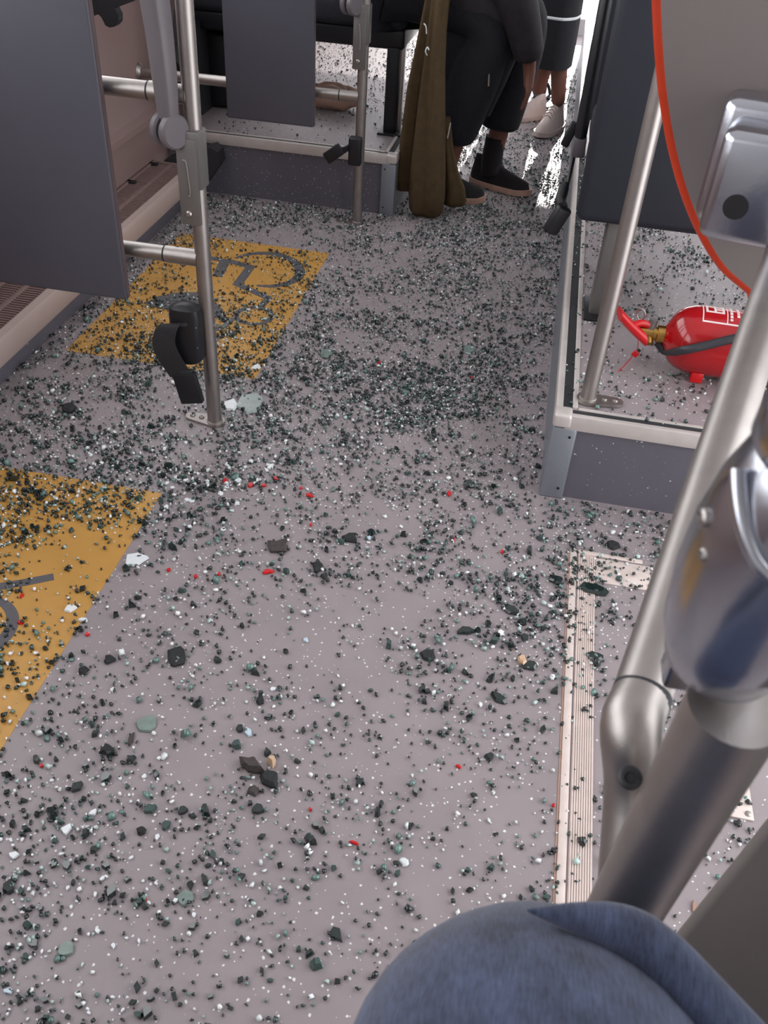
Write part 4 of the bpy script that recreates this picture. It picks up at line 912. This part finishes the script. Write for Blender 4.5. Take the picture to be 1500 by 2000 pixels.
# fine grit between the crumbs
kx_, ky_ = scatter(-1.27, .50, 1.2, 4.6, lambda x, y: np.clip((y-1.2)/.6, 0, 1)*(3000+5000*g(x, y, -.2, 2.2, .6, .5)+2500*g(x, y, -.1, 3.0, .5, .7))*np.clip(.3+2*(noise2(x, y, .09, 8)-.3), .1, 1.6), 15000)
kk = ~((kx_ > .112) & (ky_ > 1.683)) & ~((kx_ < -.52) & (ky_ > 3.27)); kx_, ky_ = kx_[kk], ky_[kk]
NG = len(kx_); fx, fy = np.concatenate([fx, kx_]), np.concatenate([fy, ky_]); fz = np.full(len(fx), .0012)
rx, ry = scatter(.13, .62, 1.71, 3.6, podium_density, 20000); rz = np.full(len(rx), PZ-.0018)
lx, ly = scatter(-1.25, -.54, 3.30, 5.4, lambda x, y: 700+2500*np.clip((y-3.6)/.6, 0, 1)*np.ones_like(x), 3600); lz_ = np.full(len(lx), PZ-.0018)
gx, gy, gz = np.concatenate([fx, rx, lx]), np.concatenate([fy, ry, ly]), np.concatenate([fz, rz, lz_])
N = len(gx)
size = np.clip(np.exp(rng.normal(math.log(.0056), .44, N)), .0024, .0185)
grit = np.zeros(N, bool); grit[len(fx)-NG:len(fx)] = True; size[grit] = rng.uniform(.0018, .0034, NG)
far = np.clip((gy-1.2)/1.5, 0, 1); size = size*(1-.22*far)
rot = rng.uniform(0, 2*math.pi, N); var = rng.integers(0, len(VAR), N)
u = rng.uniform(0, 1, N); u[grit] = rng.uniform(.40, 1, NG)
lin = lambda c: np.array(srgb(*c)[:3])
def tints(u):
    out = np.empty((len(u), 3))
    jit = rng.uniform(.75, 1.25, (len(u), 1))
    out[:] = lin((26, 38, 37)); out[u > .44] = lin((46, 70, 66)); out[u > .58] = lin((100, 130, 123)); out[u > .68] = lin((180, 202, 197)); out[u > .80] = lin((244, 248, 248))
    return out*jit
col = np.clip(tints(u), 0, .95)
# pale crumbs, coloured to stand for glints, are the small ones
size[u > .68] *= .74
# the 300 crumbs that show largest become things of their own
depth = np.array([(V((a, c_, z_))-CAM).dot(_d) for a, c_, z_ in zip(gx, gy, gz)])
qx = np.array([(V((a, c_, z_))-CAM).dot(_r) for a, c_, z_ in zip(gx, gy, gz)])/depth*FPX+750
qy = 1000-np.array([(V((a, c_, z_))-CAM).dot(_u) for a, c_, z_ in zip(gx, gy, gz)])/depth*FPX
inview = (qx > 10) & (qx < 1090) & (qy > 480) & (qy < 1990) & ~((qx > 700) & (qy > 1760)) & (u < .58)
score = np.where(inview, size/depth, 0)
big = np.argsort(-score)[:300]; isbig = np.zeros(N, bool); isbig[big] = True

ta, tb = rng.normal(0, .45, N), rng.uniform(0, 2*math.pi, N)          # crumbs lie tilted every way
TILT = np.zeros((N, 3, 3)); kx, ky = np.cos(tb), np.sin(tb); ct_, st_ = np.cos(ta), np.sin(ta)
TILT[:, 0, 0] = ct_+kx*kx*(1-ct_); TILT[:, 0, 1] = TILT[:, 1, 0] = kx*ky*(1-ct_); TILT[:, 1, 1] = ct_+ky*ky*(1-ct_)
TILT[:, 0, 2] = ky*st_; TILT[:, 1, 2] = -kx*st_; TILT[:, 2, 0] = -ky*st_; TILT[:, 2, 1] = kx*st_; TILT[:, 2, 2] = ct_
def crumb_mesh(name, idx):
    """all crumbs of idx joined (fast numpy build)"""
    vs, loops, starts, tot, cols = [], [], [], [], []; off = 0
    for i in idx:
        v, f = VAR[var[i]]; c_, s_ = math.cos(rot[i]), math.sin(rot[i]); s = size[i]
        v = v @ TILT[i]; v = v-np.array([0, 0, v[:, 2].min()])
        w_ = np.empty_like(v); w_[:, 0] = (v[:, 0]*c_-v[:, 1]*s_)*s+gx[i]; w_[:, 1] = (v[:, 0]*s_+v[:, 1]*c_)*s+gy[i]; w_[:, 2] = v[:, 2]*s+gz[i]
        vs.append(w_)
        for q in f:
            starts.append(len(loops)); tot.append(len(q)); loops.extend([k+off for k in q]); cols.append(col[i])
        off += len(v)
    me = bpy.data.meshes.new(name); va = np.concatenate(vs).astype(np.float32)
    me.vertices.add(len(va)); me.vertices.foreach_set('co', va.ravel())
    me.loops.add(len(loops)); me.loops.foreach_set('vertex_index', np.array(loops, np.int32))
    me.polygons.add(len(starts)); me.polygons.foreach_set('loop_start', np.array(starts, np.int32))
    me.update(calc_edges=True)
    at = me.attributes.new('tint', 'FLOAT_COLOR', 'FACE'); ca = np.ones((len(starts), 4), np.float32); ca[:, :3] = np.array(cols); at.data.foreach_set('color', ca.ravel())
    me.validate()
    return me
rest = np.where(~isbig)[0]
reg = {'floor': rest[rest < len(fx)], 'right podium': rest[(rest >= len(fx)) & (rest < len(fx)+len(rx))], 'rear podium': rest[rest >= len(fx)+len(rx)]}
for k, (rname, ids) in enumerate(reg.items()):
    o = link('glass_crumbs', crumb_mesh('glass_crumbs', ids), M['glass'])
    tag(o, {'floor': 'countless small dark green crumbs of shattered glass over the floor', 'right podium': 'small glass crumbs scattered around the fire extinguisher on right podium', 'rear podium': 'fine glass crumbs sprinkled on the rear left podium'}[rname], 'broken glass', kind='stuff')
# single large crumbs share meshes
vm = []
for k in range(12):
    v, f = VAR[k]
    for tn in ((28, 40, 39), (52, 76, 72)):
        me = bpy.data.meshes.new('glass_crumb'); me.from_pydata([tuple(q) for q in v], [], f); me.update()
        at = me.attributes.new('tint', 'FLOAT_COLOR', 'FACE'); c3 = lin(tn)
        at.data.foreach_set('color', np.tile(np.array([*c3, 1], np.float32), len(f))); me.materials.append(M['glass']); vm.append(me)
CR = []
def zone(x, y):
    if x < -.70 and y < 1.5: return 'on the yellow marking at the left edge'
    if y < .95: return 'on the grey floor in the foreground'
    if y < 1.35: return 'on the open grey floor before the podium'
    if x > .10: return 'close to the front of the right podium'
    return 'on the floor in the middle of the bay'
for i in big:
    o = bpy.data.objects.new('glass_crumb', vm[(var[i] % 12)*2+(1 if u[i] > .44 else 0)]); COL.objects.link(o)
    o.location = (gx[i], gy[i], gz[i]); o.rotation_euler = (0, 0, rot[i]); s = size[i]*1.05; o.scale = (s, s, s)
    CR.append((o, 'dark glass crumb', 'larger glass crumbs '+zone(gx[i], gy[i]), 'glass crumb'))

# ------------------------------------------------------------------ single pieces of debris
def shard(name, label, cat, px, py, wpx, hpx, ang, th, mat_, kind='chip', group=None, z=0.0, seed=None):
    """broken piece lying on the floor: irregular outline with bevelled top; size measured at its place"""
    c = P(px, py, z=z); d_ = (c-CAM).dot(_d); r = random.Random(seed if seed is not None else px*7+py)
    el = max(.45, abs(ray(px, py).normalized().z))
    L, W = wpx*d_/FPX, hpx*d_/FPX/(el if abs(math.cos(math.radians(ang))) > .5 else 1)
    n = {'chip': 5, 'lump': 9, 'sliver': 6, 'disc': 10}[kind]; ca, sa = math.cos(math.radians(ang)), math.sin(math.radians(ang)); bot, top = [], []
    for k in range(n):
        a = k*2*math.pi/n+r.uniform(-.32, .32); q = r.uniform(.62, 1.18) if kind != 'disc' else r.uniform(.80, 1.10)
        x, y = L/2*q*math.cos(a), W/2*q*math.sin(a); X, Y_ = x*ca-y*sa, x*sa+y*ca
        bot.append(V((X, Y_, 0))); s = {'chip': .88, 'lump': .68, 'sliver': .8, 'disc': .9}[kind]
        top.append(V((X*s, Y_*s, th*(1+(.25*X+.2*Y_)/max(L, W)))))
    b = MB()
    if kind == 'lump':
        mid = [p*1.02+V((0, 0, th*r.uniform(.35, .6))) for p in bot]; b.loft([bot, mid, top])
    else: b.loft([bot, top])
    o = b.build(name, mat_, None, None); o.location = (c.x, c.y, z+.0015)
    return tag(o, label, cat, group)
S = shard
S('white_shard', 'large milky grey and white shard beside the foot of the left pole', 'shard', 487, 790, 62, 40, 8, .006, M['gmilky'], 'disc')
S('white_shard', 'bright white flat shard touching the left pole foot', 'shard', 449, 795, 34, 30, 20, .007, M['chip'])
S('white_shard', 'bright white shard at the edge of the yellow marking, largest there', 'shard', 265, 1095, 44, 30, 10, .006, M['chip'])
S('white_shard', 'small slim white shard at the lower corner of rear yellow marking', 'shard', 500, 718, 22, 9, 35, .004, M['chip'], 'sliver')
S('white_shard', 'white shard on the yellow marking near the left edge', 'shard', 137, 1189, 28, 16, 5, .004, M['chip'])
S('white_shard', 'white shard astride the border of the near yellow marking', 'shard', 164, 1213, 24, 10, 15, .004, M['chip'], 'sliver')
S('white_shard', 'square white shard on the lower left floor', 'shard', 131, 1623, 24, 24, 20, .004, M['chip'])
S('white_shard', 'cream slanted shard above the square white shard', 'shard', 181, 1590, 26, 12, 35, .004, M['chip'], 'sliver')
S('white_shard', 'white grey shard low at the left edge', 'shard', 28, 1672, 22, 14, 15, .004, M['chip'])
S('white_shard', 'pale shard in the bottom left corner', 'shard', 18, 1937, 22, 12, 20, .004, M['bluechip'])
S('blue_chip', 'pale blue drop shaped chip above the rubble of brown rubber', 'chip', 485, 1433, 20, 22, 60, .004, M['bluechip'])
S('blue_chip', 'small pale blue chip alone in the middle of the floor', 'chip', 598, 1252, 12, 9, 0, .003, M['bluechip'])
S('blue_chip', 'small pale blue chip next to a black stone', 'chip', 721, 1053, 13, 11, 100, .003, M['bluechip'])
S('pebble', 'shiny tan pebble among dark crumbs near the threshold', 'pebble', 1018, 1292, 17, 20, 20, .010, M['pebble'], 'lump')
S('pebble', 'cream chip alone above the denim knee', 'pebble', 788, 1686, 19, 15, 0, .006, M['chip'], 'lump')
S('rubber_piece', 'flat beige flake on the floor beside the dark board', 'flake', 1357, 1776, 18, 28, 10, .003, M['beige'])
S('black_stone', 'large flat black stone with pointed ends on the left floor', 'stone', 345, 1284, 54, 36, 8, .010, M['stone'], 'lump')
S('black_stone', 'long dark grey ribbed rubber piece above the red splinter', 'rubber', 541, 1070, 54, 26, 33, .010, M['brownrub'], 'lump')
S('black_stone', 'round black stone right of the red splinter', 'stone', 621, 1110, 26, 20, 0, .009, M['stone'], 'lump')
S('black_stone', 'black stone beside a small pale blue chip', 'stone', 684, 1053, 34, 20, -12, .009, M['stone'], 'lump')
S('black_stone', 'dark leaf shaped piece in the middle right of the floor', 'stone', 836, 1281, 28, 38, 65, .006, M['stone'], 'sliver')
S('black_stone', 'black stone under the left pole panel on crumb covered floor', 'stone', 136, 801, 32, 20, 5, .012, M['stone'], 'lump')
S('black_stone', 'dark green grey stone before the right podium corner', 'stone', 915, 947, 26, 14, 0, .008, M['gdark'], 'lump')
S('black_stone', 'square black lump on the lower left floor beside a grey twig', 'stone', 211, 1468, 30, 22, 10, .010, M['stone'], 'lump')
S('black_stone', 'pointed black flake above the bottom edge', 'stone', 655, 1826, 24, 38, 60, .006, M['gdark'], 'sliver')
S('black_stone', 'small black lump left of the large flat black stone', 'stone', 214, 1291, 24, 18, 0, .008, M['stone'], 'lump')
S('black_stone', 'dark lump below the slim white splinters at left', 'stone', 163, 1312, 22, 16, 0, .008, M['stone'], 'lump')
S('black_stone', 'dark lump between the blue drop chip and the threshold', 'stone', 508, 1371, 20, 22, 0, .008, M['stone'], 'lump')
S('black_stone', 'black lump low on the floor left of the middle', 'stone', 276, 1627, 20, 18, 0, .008, M['stone'], 'lump')
S('black_stone', 'black lump beneath the white shard on the yellow border', 'stone', 245, 1112, 20, 14, 0, .007, M['gdark'], 'lump')
S('rubber_piece', 'upright brown rubber strip in the rubble pile on the floor', 'rubber', 490, 1500, 30, 58, 74, .016, M['brownrub'], 'lump')
S('rubber_piece', 'black jagged lump in the rubble pile beside brown rubber strip', 'rubber', 527, 1526, 40, 36, 30, .014, M['stone'], 'lump')
S('pebble', 'cream pebble on top of the rubble pile', 'pebble', 531, 1494, 14, 18, 60, .020, M['pebble'], 'lump')
S('rubber_piece', 'small dark piece at the foot of the rubble pile', 'rubber', 495, 1547, 22, 26, 115, .007, M['brownrub'], 'lump')
S('twig', 'thin curved grey splinter like a twig on lower left floor', 'splinter', 257, 1445, 12, 40, 8, .004, M['brownrub'], 'sliver')
S('glass_plate', 'flat sea green glass plate on lower left floor', 'glass piece', 287, 1415, 42, 34, 0, .004, M['gmid'], 'disc')
S('glass_plate', 'round grey green glass plate low on the floor', 'glass piece', 362, 1755, 34, 30, 20, .004, M['gmid'], 'disc')
S('glass_plate', 'dull green glass plate near the bottom left corner', 'glass piece', 130, 1855, 34, 30, 20, .004, M['gmid'], 'disc')
S('glass_plate', 'pale green round glass plate in dense crumbs at centre', 'glass piece', 915, 684, 26, 18, 0, .004, M['gmid'], 'disc')
S('glass_plate', 'pale green round glass plate right of rear yellow marking', 'glass piece', 637, 692, 28, 18, 0, .004, M['gmid'], 'disc')
S('glass_plate', 'pale green glass plate below the others in dense crumbs', 'glass piece', 792, 762, 24, 18, 0, .004, M['gmid'], 'disc')
S('glass_clump', 'long dark green clump of glass lying across the ribbed threshold', 'glass piece', 1158, 1152, 62, 20, -3, .008, M['gdark'], 'lump')
S('glass_clump', 'dark green clump of glass left of the ribbed threshold', 'glass piece', 1085, 1135, 36, 16, 0, .008, M['gdark'], 'lump')
S('glass_clump', 'leaf shaped dark green glass shard before the threshold', 'glass piece', 908, 1234, 22, 46, 118, .006, M['gdark'], 'sliver')
S('glass_clump', 'grey flat shard below the right podium front', 'glass piece', 1199, 1067, 32, 18, -25, .006, M['stone'], 'sliver')
S('glass_clump', 'dark clump of glass on the middle of the ribbed threshold', 'glass piece', 1160, 1285, 44, 24, 10, .008, M['gdark'], 'lump')
S('glass_clump', 'curved row of dark glass before the threshold', 'glass piece', 1000, 1195, 44, 18, -18, .007, M['gdark'], 'lump')
S('glass_clump', 'dark glass clump beside the tan pebble', 'glass piece', 1034, 1302, 30, 18, 0, .007, M['gdark'], 'lump')
S('glass_clump', 'slanted dark green clump low on open floor', 'glass piece', 972, 1365, 36, 16, -28, .007, M['gdark'], 'lump')
S('glass_clump', 'dark round lump on dense glass at the centre', 'glass piece', 862, 728, 14, 10, 0, .008, M['stone'], 'lump')
# red plastic splinters
REDS = [(440, 940, 14, 7, 15), (490, 949, 16, 10, 30), (515, 950, 12, 6, 0), (538, 937, 10, 10, 60), (588, 955, 7, 6, 0), (603, 969, 9, 20, 75), (607, 1027, 7, 7, 0), (330, 1115, 9, 8, 0), (382, 1128, 8, 9, 0), (428, 1123, 8, 8, 0),
        (877, 966, 9, 10, 0), (885, 1055, 9, 8, 0), (980, 1080, 8, 8, 0), (41, 1218, 17, 11, 35), (43, 1165, 8, 9, 0), (170, 1241, 14, 9, -40), (82, 1497, 7, 7, 0), (605, 1583, 6, 8, 60), (1080, 1575, 8, 8, 0), (741, 709, 7, 6, 0), (921, 741, 7, 6, 0), (285, 1757, 6, 8, 0)]
for (x, y, w_, h_, a) in REDS:
    o = S('red_splinter', 'small red splinter', 'splinter', x, y, w_, h_, a, .004, M['redplastic'], 'sliver')
    CR.append((o, 'small red plastic splinter', 'small red plastic splinters', 'splinter'))
S('red_splinter', 'largest red plastic splinter, below the ribbed rubber piece', 'splinter', 525, 1118, 30, 10, 22, .004, M['redplastic'], 'sliver')
S('red_splinter', 'upright red splinter on the open floor near the threshold', 'splinter', 895, 1499, 9, 18, 65, .004, M['redplastic'], 'sliver')
S('red_splinter', 'red splinter on the floor left above the cream chip', 'splinter', 692, 1648, 8, 22, 78, .004, M['redplastic'], 'sliver')
S('white_chip', 'round white chip with red rim right of the white chip cluster', 'chip', 528, 914, 14, 14, 0, .004, M['chip'])
# small white chips: a drift near the left pole and a thin spread at lower left
r = random.Random(5); pts = []
while len(pts) < 46:
    x, y = r.gauss(395, 62), r.gauss(930, 46)
    if 285 < x < 560 and 850 < y < 1080: pts.append((x, y, r.uniform(6, 15), 'drift'))
while len(pts) < 100:
    x, y = abs(r.gauss(0, 230)), r.uniform(1340, 1990)
    if x < 640: pts.append((x, y, r.uniform(6, 14), 'spread'))
for x, y, s, kd in pts:
    o = S('white_chip', 'small white chip', 'chip', x, y, s, s*r.uniform(.5, .9), r.uniform(0, 180), .003, M['chip'], 'chip', seed=int(x*13+y))
    CR.append((o, 'small white chip', {'drift': 'white chips near the left pole', 'spread': 'white chips on the lower left floor'}[kd], 'chip'))
# each crumb and chip is told apart by the landmark it lies beside
LM = [(420, 830, 'the left pole foot'), (480, 792, 'the milky shard'), (265, 1095, 'the big white shard'), (500, 718, 'the slim white shard'), (137, 1189, 'the white shard on yellow'), (131, 1623, 'the square white shard'),
      (181, 1590, 'the cream slanted shard'), (28, 1672, 'the white shard at the left edge'), (18, 1937, 'the pale shard in the corner'), (485, 1433, 'the blue drop shaped chip'), (598, 1252, 'the lone pale blue chip'), (721, 1053, 'the blue chip and black stone'),
      (1018, 1292, 'the tan pebble'), (788, 1686, 'the cream chip above the knee'), (345, 1284, 'the large flat black stone'), (541, 1070, 'the ribbed rubber piece'), (621, 1110, 'the round black stone'), (836, 1281, 'the leaf shaped dark piece'),
      (136, 801, 'the black stone by the panel'), (915, 947, 'the stone before the podium corner'), (211, 1468, 'the square black lump'), (655, 1826, 'the pointed black flake'), (508, 1371, 'the lump above the blue chip'), (276, 1627, 'the black lump low at left'),
      (510, 1510, 'the rubble pile'), (257, 1445, 'the grey twig'), (287, 1415, 'the sea green plate'), (362, 1755, 'the round grey green plate'), (130, 1855, 'the dull green plate'), (915, 684, 'the pale plate at centre'), (637, 692, 'the plate near the yellow marking'),
      (792, 762, 'the lower pale plate'), (1085, 1135, 'the clump left of the threshold'), (908, 1234, 'the leaf shaped green shard'), (1000, 1195, 'the curved row of glass'), (972, 1365, 'the slanted green clump'), (895, 1499, 'the upright red splinter'), (692, 1648, 'the red splinter near the cream chip'),
      (525, 1118, 'the largest red splinter'), (310, 965, 'the corner of the near yellow marking'), (60, 1220, 'the wheel mark at the left edge'), (10, 1475, 'the end of the yellow border'), (633, 495, 'the far corner of rear yellow marking'), (505, 735, 'the near corner of rear yellow marking'),
      (1065, 965, 'the right podium corner'), (1105, 1500, 'the threshold edge'), (900, 1700, 'the floor above the denim knee'), (560, 1900, 'the floor left of the knee'), (330, 1930, 'the bottom edge'), (528, 914, 'the red rimmed chip'), (395, 925, 'the middle of the white drift'), (345, 905, 'the left end of the white drift'), (820, 880, 'the open floor left of the podium'), (740, 1420, 'the bare middle of the floor')]
LMW = [(P(x, y, z=0), n_) for x, y, n_ in LM]
cells = {}
for o, base, grp, cat in CR:
    p = o.location; w_, nm = min(LMW, key=lambda q: (q[0]-p).length); dv = p-w_
    side = ('right of' if dv.x > 0 else 'left of') if abs(dv.x) > abs(dv.y) else ('beyond' if dv.y > 0 else 'before')
    cells.setdefault((base, side, nm), []).append((dv.length, o, grp, cat))
ORD = ['nearest', 'second nearest', 'third nearest', 'fourth nearest', 'fifth nearest', 'sixth nearest', 'seventh nearest', 'eighth nearest', 'ninth nearest', 'tenth nearest', 'eleventh nearest', 'twelfth nearest', 'thirteenth nearest', 'farther']
for (base, side, nm), lst in cells.items():
    lst.sort(key=lambda q: q[0])
    for k, (_, o, grp, cat) in enumerate(lst):
        tag(o, (base if len(lst) == 1 else ORD[min(k, len(ORD)-1)]+' '+base)+' '+side+' '+nm, cat, grp)
